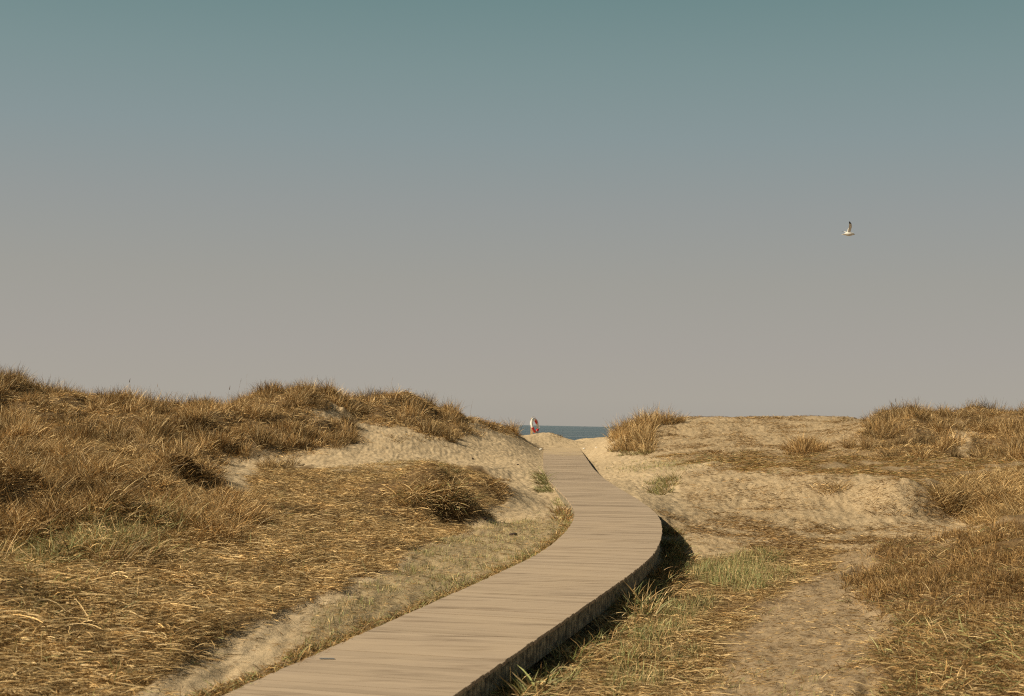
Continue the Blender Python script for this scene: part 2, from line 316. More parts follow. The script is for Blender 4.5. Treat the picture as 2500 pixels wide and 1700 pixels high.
H = BH + (1 - near) * (1 - sea_drop) * ((.025 + .19 * veg) * fbm(GX / 1.5, GY / 1.8, 11, 3) + .22 * veg * noise(GX / 4.2, GY / 4.6, 19) + .02 * noise(GX / .5, GY / .6, 12))
# footprints and wind marks on the bare sand, clods in the grass
fine = np.clip((30 - RR) / 18, 0.25, 1)
H += (1 - smooth(0, .12, -(np.abs(PD) - .8))) * (1 - sea_drop) * (.012 * noise(GX / .22, GY / .3, 13) + .034 * np.minimum(0, noise(GX / .28 + 5, GY / .42, 14) + .1) + .012 * noise(GX / .12, GY / .3, 21) * (1 - veg))
rip = smooth(28, 36, GY) * (1 - veg)
H += rip * .012 * noise(GX / .09 + GY * 1.1, GY / .38 - GX * .4, 15)
H += .05 * np.clip(CV['sprs'], 0, 1) * np.abs(fbm(GX / .55, GY / .7, 18, 4)) * (1 - sea_drop)
# keep the sand under the boardwalk planks
inside = 1 - smooth(.63, .73, np.abs(PD) + .05 * noise(GX / .5, GY / .5, 16))
inside = np.where(GY > 62, 0, inside)
spill = np.clip(1 - (GY - 8) / 9, 0, 1) * (PD < 0)
dz = deck_z(GY)
low = np.minimum(H, dz - .13)
H = H * (1 - inside) + low * inside
endcap = smooth(58.5, 61.5, GY) * (1 - smooth(.7, 1.4, np.abs(PD)));
H = np.where((GY > 57.5) & (np.abs(PD) < 1.2), np.maximum(H, dz - .13 + .17 * smooth(58.5, 60.2, GY + .6 * noise(GX * 2, GY * .7, 77))), H)
def ground(x, y):
    a = np.arctan2(x, y); r = np.log(np.maximum(np.hypot(x, y), 1.3))
    j = np.interp(a, az, np.arange(len(az))); i = np.interp(r, LR, np.arange(len(rr)))
    j0 = np.clip(j.astype(int), 0, len(az) - 2); i0 = np.clip(i.astype(int), 0, len(rr) - 2); fj = j - j0; fi = i - i0
    return H[i0, j0] * (1 - fi) * (1 - fj) + H[i0 + 1, j0] * fi * (1 - fj) + H[i0, j0 + 1] * (1 - fi) * fj + H[i0 + 1, j0 + 1] * fi * fj
ELV = np.where(RR > 3, (H - CAMZ) / np.maximum(RR, .1), -9); CMX = np.maximum.accumulate(ELV, axis=0)
def hidden(x, y, z, top):          # how far (in metres) a thing of height top stays below the sight line
    a = np.arctan2(x, y); r = np.log(np.maximum(np.hypot(x, y), 1.3))
    j = np.clip(np.interp(a, az, np.arange(len(az))).astype(int), 0, len(az) - 1); i = np.clip(np.interp(r, LR, np.arange(len(rr))).astype(int) - 1, 0, len(rr) - 1)
    d = np.hypot(x, y); return CMX[i, j] * d + CAMZ - (z + top)
ny, nx = GX.shape
idx = np.arange(ny * nx).reshape(ny, nx)
q = np.stack([idx[:-1, :-1], idx[:-1, 1:], idx[1:, 1:], idx[1:, :-1]], -1).reshape(-1, 4)[:, ::-1]
V = np.c_[GX.ravel(), GY.ravel(), H.ravel()]
cv = {k: a.ravel() for k, a in CV.items()}
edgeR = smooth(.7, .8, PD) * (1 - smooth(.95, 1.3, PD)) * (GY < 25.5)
a_soil_and_shade = np.clip(np.maximum.reduce([1.3 * cv['hol_shade'], cv['tall'] * .8, cv['mess'], cv['that'] * np.where(V[:, 0] > 2.5, .6, 1), cv['rmes'] * .9, cv['rtal'] * .75, cv['rmnd'] * (1 - .8 * cv['dirt']), cv['rstr'] * .8 * (1 - .8 * cv['dirt']), edgeR.ravel() * .8]), 0, 1)  # real soil under the growth, plus the painted shade of the hollows
a_dirt = np.clip(1.2 * cv['dirt'] + cv['rmnd'] * .3 + .35 * cv['rstr'], 0, 1)
a_green = np.clip(cv['green'], 0, 1.2); a_sp = np.clip(cv['sprs'], 0, 1)
me = npmesh('ground', V, q.ravel(), np.arange(len(q)) * 4, smooth=True, attrs={'soil_and_shade': a_soil_and_shade, 'dirt': a_dirt, 'green': a_green, 'sparse': a_sp})
m, n, l, b = newmat('ground_sand')
geo = n.new('ShaderNodeNewGeometry'); pos = geo.outputs['Position']
def attr(k):
    a = n.new('ShaderNodeAttribute'); a.attribute_name = k; return a.outputs['Fac']
big = nz(n, l, .35, 4, pos); med = nz(n, l, 3.5, 5, pos); fin = nz(n, l, 26, 6, pos, .7); grit = nz(n, l, 160, 3, pos, .7)
sand = rampn(n, l, med, [(.3, (.455, .345, .21)), (.5, (.555, .43, .27)), (.72, (.62, .49, .32))])
sand = mixc(n, l, mathn(n, l, 'MULTIPLY', rampn(n, l, fin, [(.56, (0, 0, 0)), (.68, (1, 1, 1))]), .4), sand, (.27, .185, .095))
sand = mixc(n, l, .5, sand, rampn(n, l, grit, [(.35, (.6, .6, .6)), (.65, (1.0, 1.0, 1.0))]), 'MULTIPLY')
soil_and_shade = rampn(n, l, fin, [(.3, (.05, .03, .014)), (.5, (.13, .08, .036)), (.7, (.25, .165, .08))])
dirt = rampn(n, l, med, [(.3, (.28, .205, .125)), (.7, (.44, .335, .21))])
dirt = mixc(n, l, .6, dirt, rampn(n, l, fin, [(.35, (.45, .42, .38)), (.6, (1, 1, 1))]), 'MULTIPLY')
grn = rampn(n, l, fin, [(.38, (.10, .075, .03)), (.6, (.33, .26, .13))])
def edge(a, lo, hi):               # a patch edge broken up by noise
    s = mathn(n, l, 'ADD', a, mathn(n, l, 'MULTIPLY', mathn(n, l, 'SUBTRACT', fin, .5), 1.1))
    r = n.new('ShaderNodeMapRange'); r.inputs[1].default_value = lo; r.inputs[2].default_value = hi; l.new(s, r.inputs[0]); return r.outputs[0]
c = mixc(n, l, mathn(n, l, 'MULTIPLY', edge(attr('green'), .35, .9), .58), sand, grn)
c = mixc(n, l, edge(attr('dirt'), .2, .8), c, dirt)
c = mixc(n, l, mathn(n, l, 'MULTIPLY', edge(attr('soil_and_shade'), .25, .8), .93), c, soil_and_shade)
mp = n.new('ShaderNodeMapping'); mp.inputs['Scale'].default_value = (11, 26, 11); mp.inputs['Rotation'].default_value = (0, 0, .35); l.new(pos, mp.inputs[0])
sk = nz(n, l, 2.2, 6, mp.outputs[0], .75)
spm = mathn(n, l, 'MULTIPLY', rampn(n, l, sk, [(.46, (0, 0, 0)), (.53, (1, 1, 1))]), mathn(n, l, 'MULTIPLY', attr('sparse'), .75))
c = mixc(n, l, spm, c, (.20, .135, .065))
l.new(c, b.inputs['Base Color']); b.inputs['Roughness'].default_value = 1; b.inputs['Specular IOR Level'].default_value = .1
bp = n.new('ShaderNodeBump'); bp.inputs['Strength'].default_value = .8; bp.inputs['Distance'].default_value = .022
l.new(mathn(n, l, 'ADD', fin, mathn(n, l, 'MULTIPLY', nz(n, l, 9, 5, pos), 1.4)), bp.inputs['Height']); l.new(bp.outputs[0], b.inputs['Normal'])
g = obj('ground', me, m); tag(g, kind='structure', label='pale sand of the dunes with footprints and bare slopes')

# ------------------------------------------------------------------ sea and the far shore
SEA = CAMZ - 3.9
xs = np.r_[-60000, np.linspace(-3000, 3000, 40), 60000]; ys = np.r_[60, np.exp(np.linspace(math.log(90), math.log(50000), 60))]
XX, YY = np.meshgrid(xs, ys); i2 = np.arange(XX.size).reshape(XX.shape)
q = np.stack([i2[:-1, :-1], i2[:-1, 1:], i2[1:, 1:], i2[1:, :-1]], -1).reshape(-1, 4)
me = npmesh('sea', np.c_[XX.ravel(), YY.ravel(), np.full(XX.size, SEA)], q.ravel(), np.arange(len(q)) * 4)
m, n, l, b = newmat('sea_water'); geo = n.new('ShaderNodeNewGeometry')
mp = n.new('ShaderNodeMapping'); mp.inputs['Scale'].default_value = (.0025, .025, 1); l.new(geo.outputs['Position'], mp.inputs[0])
mp2 = n.new('ShaderNodeMapping'); mp2.inputs['Scale'].default_value = (.25, .6, 1); l.new(geo.outputs['Position'], mp2.inputs[0])
f1 = nz(n, l, 1.0, 4, mp.outputs[0]); f2 = nz(n, l, 1.0, 6, mp2.outputs[0], .7)
l.new(rampn(n, l, f1, [(.35, (.08, .12, .155)), (.56, (.115, .16, .19)), (.64, (.28, .30, .31))]), b.inputs['Base Color'])
b.inputs['Roughness'].default_value = .38; b.inputs['Specular IOR Level'].default_value = .3
bp = n.new('ShaderNodeBump'); bp.inputs['Strength'].default_value = 1; bp.inputs['Distance'].default_value = 1.2; l.new(f2, bp.inputs['Height']); l.new(bp.outputs[0], b.inputs['Normal'])
o = obj('sea', me, m); tag(o, kind='structure', label='blue grey sea seen through the gap in the dunes')
# low headland on the horizon
bmv = []; x0, x1 = P(1474, 1040, 6500)[0], P(1760, 1040, 6500)[0]; K = 60
for i in range(K + 1):
    t = i / K; hh = 6 * min(1, t * 9) * (1 + .35 * math.sin(t * 31) + .25 * math.sin(t * 73 + 1)) * (1 if t < .9 else (1 - t) * 10) + .3
    x = x0 + (x1 - x0) * t
    for y, z in ((6400, SEA - 1), (6470, SEA + hh * .8), (6560, SEA + hh), (6800, SEA - 1)): bmv.append((x, y, z))
fc = [(4 * i + j, 4 * i + 4 + j, 4 * i + 5 + j, 4 * i + 1 + j) for i in range(K) for j in range(3)]
me = bpy.data.meshes.new('headland'); me.from_pydata(bmv, [], fc)
o = obj('headland', me, plain('headland_woods', (.11, .12, .11), .9, .2, .02)); tag(o, kind='structure', label='low dark headland far off on the sea horizon')

# ------------------------------------------------------------------ boardwalk
seg = np.hypot(*np.diff(CL, axis=0).T); SL = np.r_[0, np.cumsum(seg)]
def at_s(s):
    x = np.interp(s, SL, CL[:, 0]); y = np.interp(s, SL, CL[:, 1])
    tx = np.interp(s, SL, Tg[:, 0]); ty = np.interp(s, SL, Tg[:, 1]); k = math.hypot(tx, ty); return x, y, tx / k, ty / k
bw = empty('boardwalk', (CL[0, 0], CL[0, 1], float(deck_z(CL[0, 1])) - .1)); O = np.array(bw.location)
tag(bw, 'curving greyish timber boardwalk winding over the sand towards the sea', 'boardwalk')
PW = .12; n_pl = int(SL[-1] / PW); vs = []; fs = []; cs = []
for k in range(n_pl):
    s0 = k * PW + .003; s1 = (k + 1) * PW - .003; x0, y0, a0, b0 = at_s(s0); x1, y1, a1, b1 = at_s(s1)
    jz = random.gauss(0, .0012); jl = random.gauss(0, .004); jr = random.gauss(0, .004); tone = random.gauss(.5, .16); til = random.gauss(0, .0008)
    base = len(vs); th = .032; lat = [-.75 + jl, -.25, .25, .75 + jr]
    for (x, y, a, b_, e) in ((x0, y0, a0, b0, 1), (x1, y1, a1, b1, -1)):
        for t in lat:
            z = float(deck_z(y)) + jz + til * e
            px, py = x + b_ * t, y - a_ * t if False else y - a0 * t
            vs.append((px, py, z))
    for (x, y, a, b_, e) in ((x0, y0, a0, b0, 1), (x1, y1, a1, b1, -1)):
        for t in lat: vs.append((x + b_ * t, y - a0 * t, float(deck_z(y)) + jz - th))
    for j in range(3):
        fs.append((base + j, base + j + 1, base + 4 + j + 1, base + 4 + j))
        fs.append((base + j, base + 8 + j, base + 9 + j, base + j + 1)); fs.append((base + 4 + j, base + 5 + j, base + 13 + j, base + 12 + j))
    fs.append((base, base + 4, base + 12, base + 8)); fs.append((base + 3, base + 11, base + 15, base + 7))
    cs += [tone] * 16
vs = np.array(vs) - O
me = bpy.data.meshes.new('deck'); me.from_pydata(vs.tolist(), [], fs)
a = me.attributes.new('tone', 'FLOAT', 'POINT'); a.data.foreach_set('value', np.array(cs, np.float32))
uvw = me.attributes.new('lat', 'FLOAT', 'POINT'); uvw.data.foreach_set('value', np.tile(np.array([-.75, -.25, .25, .75] * 4), n_pl).astype(np.float32))
m, n, l, b = newmat('weathered_planks'); geo = n.new('ShaderNodeNewGeometry')
def attr(k):
    a = n.new('ShaderNodeAttribute'); a.attribute_name = k; return a.outputs['Fac']
mp = n.new('ShaderNodeMapping'); mp.inputs['Scale'].default_value = (4, 90, 1); l.new(geo.outputs['Position'], mp.inputs[0])
gr = nz(n, l, 1.0, 5, mp.outputs[0], .65)
mp2 = n.new('ShaderNodeMapping'); mp2.inputs['Scale'].default_value = (.9, 5.5, 1); l.new(geo.outputs['Position'], mp2.inputs[0])
st = nz(n, l, 1.0, 4, mp2.outputs[0], .6)
big = nz(n, l, .8, 3, geo.outputs['Position'])
c = rampn(n, l, attr('tone'), [(.0, (.35, .275, .20)), (.5, (.43, .34, .25)), (1, (.49, .392, .29))])
c = mixc(n, l, .55, c, rampn(n, l, gr, [(.3, (.66, .63, .60)), (.6, (1.05, 1.04, 1.02))]), 'MULTIPLY')
c = mixc(n, l, .8, c, rampn(n, l, st, [(.33, (.58, .55, .53)), (.46, (1, 1, 1))]), 'MULTIPLY')
c = mixc(n, l, mathn(n, l, 'MULTIPLY', rampn(n, l, big, [(.45, (0, 0, 0)), (.7, (1, 1, 1))]), .45), c, (.48, .375, .26))
spx = n.new('ShaderNodeSeparateXYZ'); l.new(geo.outputs['Position'], spx.inputs[0])
mr = n.new('ShaderNodeMapRange'); mr.inputs[1].default_value = 44; mr.inputs[2].default_value = 61; mr.inputs[3].default_value = -.25; mr.inputs[4].default_value = 1.0; l.new(spx.outputs['Y'], mr.inputs[0])
dr = mathn(n, l, 'ADD', mr.outputs[0], mathn(n, l, 'MULTIPLY', mathn(n, l, 'SUBTRACT', nz(n, l, 2.5, 5, geo.outputs['Position']), .5), 1.4))
c = mixc(n, l, rampn(n, l, dr, [(.25, (0, 0, 0)), (.6, (.9, .9, .9))]), c, (.53, .41, .255))   # sand blown over the last boards
l.new(c, b.inputs['Base Color']); b.inputs['Roughness'].default_value = .85; b.inputs['Specular IOR Level'].default_value = .25
bp = n.new('ShaderNodeBump'); bp.inputs['Strength'].default_value = .35; bp.inputs['Distance'].default_value = .004; l.new(gr, bp.inputs['Height']); l.new(bp.outputs[0], b.inputs['Normal'])
MWOOD = m
obj('deck', me, m, bw)
# side boards: wet-stained, with streaks running down under each plank gap
m, n, l, b = newmat('stained_side_board')
sa = n.new('ShaderNodeAttribute'); sa.attribute_name = 'run'; sa2 = n.new('ShaderNodeAttribute'); sa2.attribute_name = 'down'
cmb = n.new('ShaderNodeCombineXYZ'); l.new(mathn(n, l, 'MULTIPLY', sa.outputs['Fac'], 9.0), cmb.inputs[0]); l.new(mathn(n, l, 'MULTIPLY', sa2.outputs['Fac'], 2.0), cmb.inputs[1])
f = nz(n, l, 1.0, 5, cmb.outputs[0], .6); f2 = nz(n, l, 6.0, 4, cmb.outputs[0], .6)
gap = mathn(n, l, 'PINGPONG', sa.outputs['Fac'], PW / 2)
gapm = n.new('ShaderNodeMapRange'); gapm.inputs[1].default_value = 0; gapm.inputs[2].default_value = .022; gapm.inputs[3].default_value = .35; gapm.inputs[4].default_value = 1; l.new(gap, gapm.inputs[0])
c = rampn(n, l, f, [(.34, (.045, .037, .026)), (.48, (.22, .185, .13)), (.60, (.44, .37, .265))])
c = mixc(n, l, .5, c, rampn(n, l, f2, [(.4, (.35, .42, .28)), (.6, (1, 1, 1))]), 'MULTIPLY')
c = mixc(n, l, 1.0, c, gapm.outputs[0], 'MULTIPLY')
l.new(c, b.inputs['Base Color']); b.inputs['Roughness'].default_value = .8
MSIDE = m
for sgn in (-1, 1):
    vs = []; fs = []; run = []; down = []; s = 0.0
    while s < SL[-1] - .2:         # 2.4 m boards butted end to end
        s2 = min(s + 2.4, SL[-1]) - .006; K = 12; base = len(vs)
        for i in range(K + 1):
            t = s + (s2 - s) * i / K; x, y, a_, b_ = at_s(t); zt = float(deck_z(y)) - .034
            for off, dz_, dn in ((.725, 0, 0), (.725, -.19, 1), (.700, -.19, 1), (.700, 0, 0)):
                vs.append((x + b_ * off * sgn, y - a_ * off * sgn, zt + dz_)); run.append(t); down.append(dn)
        for i in range(K):
            for j in range(4):
                p, q_ = base + 4 * i + j, base + 4 * i + (j + 1) % 4
                fs.append((p, q_, q_ + 4, p + 4) if sgn > 0 else (p, p + 4, q_ + 4, q_))
        fs.append(tuple(base + j for j in range(4))); fs.append(tuple(base + 4 * K + 3 - j for j in range(4)))
        s += 2.4
    me = bpy.data.meshes.new('side_board'); me.from_pydata((np.array(vs) - O).tolist(), [], fs)
    for k, val in (('run', run), ('down', down)):
        a = me.attributes.new(k, 'FLOAT', 'POINT'); a.data.foreach_set('value', np.array(val, np.float32))
    obj('side_board', me, MSIDE, bw)
# short support posts under the planks
MPOST = plain('support_timber', (.12, .09, .06), .9, .2, 9)
for k in range(14):
    for sgn in (-1, 1):
        x, y, a_, b_ = at_s(1.5 + k * 3.6); z = float(deck_z(y)) - .04
        px, py = x + b_ * .64 * sgn - O[0], y - a_ * .64 * sgn - O[1]; zt = z - O[2]; h = .045
        v = [(px + i, py + j, zt + kz) for kz in (0, -.75) for i, j in ((-h, -h), (h, -h), (h, h), (-h, h))]
        me = bpy.data.meshes.new('post'); me.from_pydata(v, [], [(0, 1, 2, 3), (7, 6, 5, 4), (0, 4, 5, 1), (1, 5, 6, 2), (2, 6, 7, 3), (3, 7, 4, 0)])
        obj('post', me, MPOST, bw)

# ------------------------------------------------------------------ grass blades
m, n, l, b = newmat('grass_blades')
n.remove(b); o_ = [x for x in n if x.type == 'OUTPUT_MATERIAL'][0]
a = n.new('ShaderNodeAttribute'); a.attribute_name = 'Col'
d = n.new('ShaderNodeBsdfDiffuse'); t = n.new('ShaderNodeBsdfTranslucent'); gl = n.new('ShaderNodeBsdfGlossy'); gl.inputs['Roughness'].default_value = .5
gl.inputs['Color'].default_value = (.8, .72, .55, 1)
l.new(a.outputs['Color'], d.inputs[0]); l.new(a.outputs['Color'], t.inputs[0])
m1 = n.new('ShaderNodeMixShader'); m1.inputs[0].default_value = .14; l.new(d.outputs[0], m1.inputs[1]); l.new(t.outputs[0], m1.inputs[2])
m2 = n.new('ShaderNodeMixShader'); m2.inputs[0].default_value = .04; l.new(m1.outputs[0], m2.inputs[1]); l.new(gl.outputs[0], m2.inputs[2])
l.new(m2.outputs[0], o_.inputs['Surface']); MGRASS = m
def blades(root, L, W, phi, th0, kap, col, k=3, tipcol=1.15, lift=None, conform=False):
    """ribbons that start at root, tilt th0 from the vertical towards phi and bend on by kap"""
    N_ = len(root); pts = [root.copy()]; th = th0.copy(); dirs = []
    for i in range(k):
        t = np.clip(th, -2.3, 2.3); dv = np.c_[np.sin(t) * np.cos(phi), np.sin(t) * np.sin(phi), np.cos(t)]
        dirs.append(dv); pts.append(pts[-1] + dv * (L / k)[:, None]); th = th + kap / k
        phi = phi + rng.normal(0, .12, N_)
    dirs.append(dirs[-1])
    if conform:
        for p in pts:
            gz = ground(p[:, 0], p[:, 1]); p[:, 2] = np.maximum(p[:, 2], gz + .004)
    psi = rng.uniform(0, math.pi, N_); V = np.empty((N_, 2 * k + 1, 3), np.float32)
    for i in range(k + 1):
        dv = dirs[i]; hp = np.c_[-np.sin(phi), np.cos(phi), np.zeros(N_)]; n2 = np.cross(dv, hp)
        sd_ = hp * np.cos(psi)[:, None] + n2 * np.sin(psi)[:, None]
        wd = W * [.8, 1.0, .75, .5, .3][i] if i < k else W * 0
        if i < k: V[:, 2 * i] = pts[i] - sd_ * wd[:, None] / 2; V[:, 2 * i + 1] = pts[i] + sd_ * wd[:, None] / 2
        else: V[:, 2 * k] = pts[k]
    loc = []
    ls = [];
    for i in range(k - 1): ls.append(len(loc)); loc += [2 * i, 2 * i + 1, 2 * i + 3, 2 * i + 2]
    ls.append(len(loc)); loc += [2 * k - 2, 2 * k - 1, 2 * k]
    loc = np.array(loc); ls = np.array(ls)
    FI = (np.arange(N_)[:, None] * (2 * k + 1) + loc).ravel(); LS = (np.arange(N_)[:, None] * len(loc) + ls).ravel()
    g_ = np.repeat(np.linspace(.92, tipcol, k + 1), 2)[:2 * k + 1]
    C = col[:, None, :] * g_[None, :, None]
    return V.reshape(-1, 3), FI, LS, C.reshape(-1, 3)
def joinb(bl):
    V, FI, LS, C = [], [], [], []; vo = lo = 0
    for v, f_, s_, c_ in bl:
        V.append(v); FI.append(f_ + vo); LS.append(s_ + lo); C.append(c_); vo += len(v); lo += len(f_)
    return np.concatenate(V), np.concatenate(FI), np.concatenate(LS), np.concatenate(C)
def mkgrass(name, bl, origin=None):
    V, FI, LS, C = joinb(bl)
    if origin is not None: V = V - np.asarray(origin, np.float32)
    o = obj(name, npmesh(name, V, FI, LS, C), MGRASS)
    if origin is not None: o.location = origin
    return o
STRAW = np.array([[.52, .39, .215], [.43, .305, .155], [.34, .235, .115], [.49, .38, .22], [.25, .16, .074], [.18, .112, .05], [.62, .49, .30], [.11, .068, .032]])
BROWN = np.array([[.36, .23, .10], [.26, .155, .065], [.18, .105, .045], [.43, .30, .15], [.12, .068, .030], [.30, .20, .09]])
GRN = np.array([[.20, .23, .095], [.28, .31, .15], [.135, .16, .06], [.34, .34, .18], [.24, .25, .13]])
def pick(pal, n, p=None, var=.33):
    c = pal[rng.choice(len(pal), n, p=p)] * np.array([1.10, 1.05, .92]); return c * np.exp(rng.normal(0, var, n))[:, None]
def scatter(n, r0, r1, amin=-29, amax=29, power=1.0):
    """roots in a fan before the camera; the density falls with distance as 1/r**power"""
    u = rng.random(n); a = np.radians(rng.uniform(amin, amax, n)); e = 2 - power
    r = np.exp(math.log(r0) + u * math.log(r1 / r0)) if abs(e) < 1e-3 else (r0 ** e + u * (r1 ** e - r0 ** e)) ** (1 / e)
    return r * np.sin(a), r * np.cos(a)
def ok_deck(x, y, m=.8): return np.abs(path_dist(x, y)) > m
def keep(x, y, weight_fn, top=.4, margin=.78):
    z = ground(x, y); cv = cover(x, y, z); wv = np.clip(weight_fn(cv, x, y), 0, 1)
    k = rng.random(len(x)) < wv; k &= ok_deck(x, y, margin); hd = hidden(x, y, z, top); k &= (hd < 0) | (rng.random(len(x)) < .12 * (hd < 1.2))
    x, y, z = x[k], y[k], z[k]; return x, y, z, {a: b_[k] for a, b_ in cv.items()}

# --- tufts of marram: clumps of long blades leaning out from a common root
def tufts(cx_, cy_, cz_, size, nb, h, wdt, pal, colvar, lean=(0, 0), flat=.0, green=None, spread=.16, k=4, p=None, own=.35):
    n = len(cx_); rep = np.repeat(np.arange(n), nb); N_ = len(rep)
    r = np.sqrt(rng.random(N_)) * (size[rep]) * spread; a = rng.uniform(0, 2 * math.pi, N_)
    x = cx_[rep] + r * np.cos(a); y = cy_[rep] + r * np.sin(a)
    z = ground(x, y) - .01
    ok = ok_deck(x, y, .76); rep, r, a, x, y, z = rep[ok], r[ok], a[ok], x[ok], y[ok], z[ok]; N_ = len(rep)
    outw = r / (size[rep] * spread + 1e-6)
    dirx = np.cos(a) * outw * .8 + lean[0] + rng.normal(0, .75, N_) + own * np.cos(rep * 2.4); diry = np.sin(a) * outw * .8 + lean[1] + rng.normal(0, .75, N_) + own * np.sin(rep * 2.4)
    phi = np.arctan2(diry, dirx); mag = np.hypot(dirx, diry)
    th = np.clip(mag * .38 + flat + rng.normal(0, .12, N_), .02, 1.5); kap = rng.gamma(1.3, .5, N_) + flat * .3
    L = h[rep] * rng.uniform(.3, 1.2, N_); W = wdt[rep] * rng.uniform(.7, 1.3, N_)
    cc = np.clip(colvar, .45, 1.3)[rep][:, None] * pick(pal, N_, p)
    if green is not None:
        gm = rng.random(N_) < green[rep]; cc[gm] = pick(GRN, gm.sum())
    return blades(np.c_[x, y, z], L, W, phi, th, kap, cc, k=k)
dune = []
PT = [.22, .22, .18, .12, .12, .06, .06, .02]
# far dunes (left and right)
ALLP = np.vstack([STRAW, BROWN[:3]])
x, y = scatter(78000, 30, 62, power=.6)           # a lower carpet ...
x, y, z, cv = keep(x, y, lambda c, x, y: (np.maximum(c['tall'], c['rtal'])) * .13 * (.45 + 1.1 * (fbm(x / 1.3, y / 1.7, 41, 2) > -.15)), .4)
dune.append(tufts(x, y, z, np.full(len(x), 1.0), 56, .12 + .18 * rng.random(len(x)), np.full(len(x), .0105), ALLP, np.exp(.16 + rng.normal(0, .26, len(x)) + .38 * fbm(x / 1.5, y / 2, 44, 2)), lean=(.05, -.1), flat=.5, spread=.34, own=.8))
x, y = scatter(78000, 30, 62, power=.6)           # ... and big separate tufts standing in it
x, y, z, cv = keep(x, y, lambda c, x, y: (np.maximum(c['tall'], c['rtal'])) * .026 * (.25 + 1.6 * (fbm(x / 2.2, y / 2.8, 141, 2) > -.05)), .6)
dune.append(tufts(x, y, z, rng.uniform(.6, 1.3, len(x)), 200, rng.uniform(.26, .64, len(x)), np.full(len(x), .0098), ALLP, np.where(x > 5, .78, 1.0) * np.exp(rng.normal(-.05, .35, len(x))), lean=(.12, .0), spread=.30, own=.25))
# near left mound: long, bent and tangled
x, y = scatter(42000, 12.5, 31, -29, -3, power=.9)
x, y, z, cv = keep(x, y, lambda c, x, y: c['mess'] * .21 * (.3 + 1.1 * (fbm(x / .7, y / .9, 45, 2) > -.05)), .4)
dune.append(tufts(x, y, z, np.full(len(x), 1.0), 70, .13 + .17 * rng.random(len(x)), np.full(len(x), .0062), STRAW, np.exp(.05 + rng.normal(0, .28, len(x)) + .36 * fbm(x / .9, y / 1.1, 46, 2)), lean=(.1, -.25), flat=.5, spread=.24, k=4, p=PT, own=.9,
                  green=np.clip(cv['green'] * .35, 0, .5)))
x, y = scatter(42000, 12.5, 31, -29, -3, power=.9)
x, y, z, cv = keep(x, y, lambda c, x, y: c['mess'] * .03 * (.3 + 1.5 * (fbm(x / 1.1, y / 1.4, 145, 2) > 0)), .4)
dune.append(tufts(x, y, z, rng.uniform(.7, 1.2, len(x)), 150, rng.uniform(.2, .46, len(x)), np.full(len(x), .0068), ALLP, np.exp(rng.normal(0, .32, len(x))), lean=(.1, -.15), flat=.25, spread=.24, k=4, own=.5,
                  green=np.clip(cv['green'] * .3, 0, .5)))
# low untidy tufts in the flattened straw, and in the brown mound
x, y = scatter(52000, 8, 31, -29, 4, power=1.0)
x, y, z, cv = keep(x, y, lambda c, x, y: c['that'] * .10 * (.2 + 1.3 * (fbm(x / .8, y / 1.0, 151, 2) > .05)), .2)
dune.append(tufts(x, y, z, np.full(len(x), 1.0), 42, .12 + .16 * rng.random(len(x)), np.full(len(x), .0055), STRAW, np.exp(rng.normal(0, .3, len(x))), lean=(.1, -.1), flat=.75, spread=.22, k=3, p=PT, own=1.1, green=np.clip(.04 + cv['green'] * .4, 0, .6)))
x, y = scatter(27000, 8.5, 25, 4, 29, power=1.0)
x, y, z, cv = keep(x, y, lambda c, x, y: np.maximum(c['rmnd'], .5 * c['rstr']) * (1 - .9 * c['dirt']) * .09 * (.2 + 1.3 * (fbm(x / .8, y / 1.0, 152, 2) > .05)), .2)
dune.append(tufts(x, y, z, np.full(len(x), 1.0), 46, .12 + .15 * rng.random(len(x)), np.full(len(x), .0055), np.vstack([STRAW, BROWN]), np.exp(rng.normal(-.1, .3, len(x))), lean=(.1, -.1), flat=.6, spread=.24, k=3, own=1.0, green=np.clip(.12 + cv['green'] * .5, 0, .6)))
# right, beside the bank
x, y = scatter(17000, 28, 38, 15.5, 29, power=.6)
x, y, z, cv = keep(x, y, lambda c, x, y: c['rmes'] * .2, .5)
dune.append(tufts(x, y, z, np.full(len(x), 1.0), 55, .22 + .26 * rng.random(len(x)), np.full(len(x), .010), STRAW, np.exp(rng.normal(-.05, .35, len(x))), lean=(0, -.2), flat=.35, spread=.22, k=4, p=PT))
o = mkgrass('dune_grass', dune); tag(o, 'dry golden marram grass covering the dune slopes', 'dune grass', kind='stuff')

# --- brown heathy grass of the near right mound
x, y = scatter(500000, 8.5, 24.5, 9.5, 29, power=1.0)
x, y, z, cv = keep(x, y, lambda c, x, y: c['rmnd'] * (1 - .7 * c['dirt']) * (.25 + .9 * fbm(x / .7, y / .9, 47, 2)) * smooth(12.5, 18, y + 2.5 * noise(x / 1.2, y / 1.2, 99)) , .2)
n_ = len(x)
L = rng.uniform(.04, .18, n_) * (1 + .4 * fbm(x / .5, y / .5, 48, 2)); phi = rng.uniform(0, 6.28, n_)
bl = [blades(np.c_[x, y, z], L, rng.uniform(.003, .007, n_), phi, np.abs(rng.normal(0, .55, n_)), rng.gamma(2, .35, n_), pick(BROWN, n_, None, .35) * .85 * np.exp(.3 * fbm(x / .8, y, 49, 2))[:, None], k=3)]
o = mkgrass('heath_grass', bl); tag(o, 'reddish brown wiry grass on the mound at lower right', 'brown grass', kind='stuff')

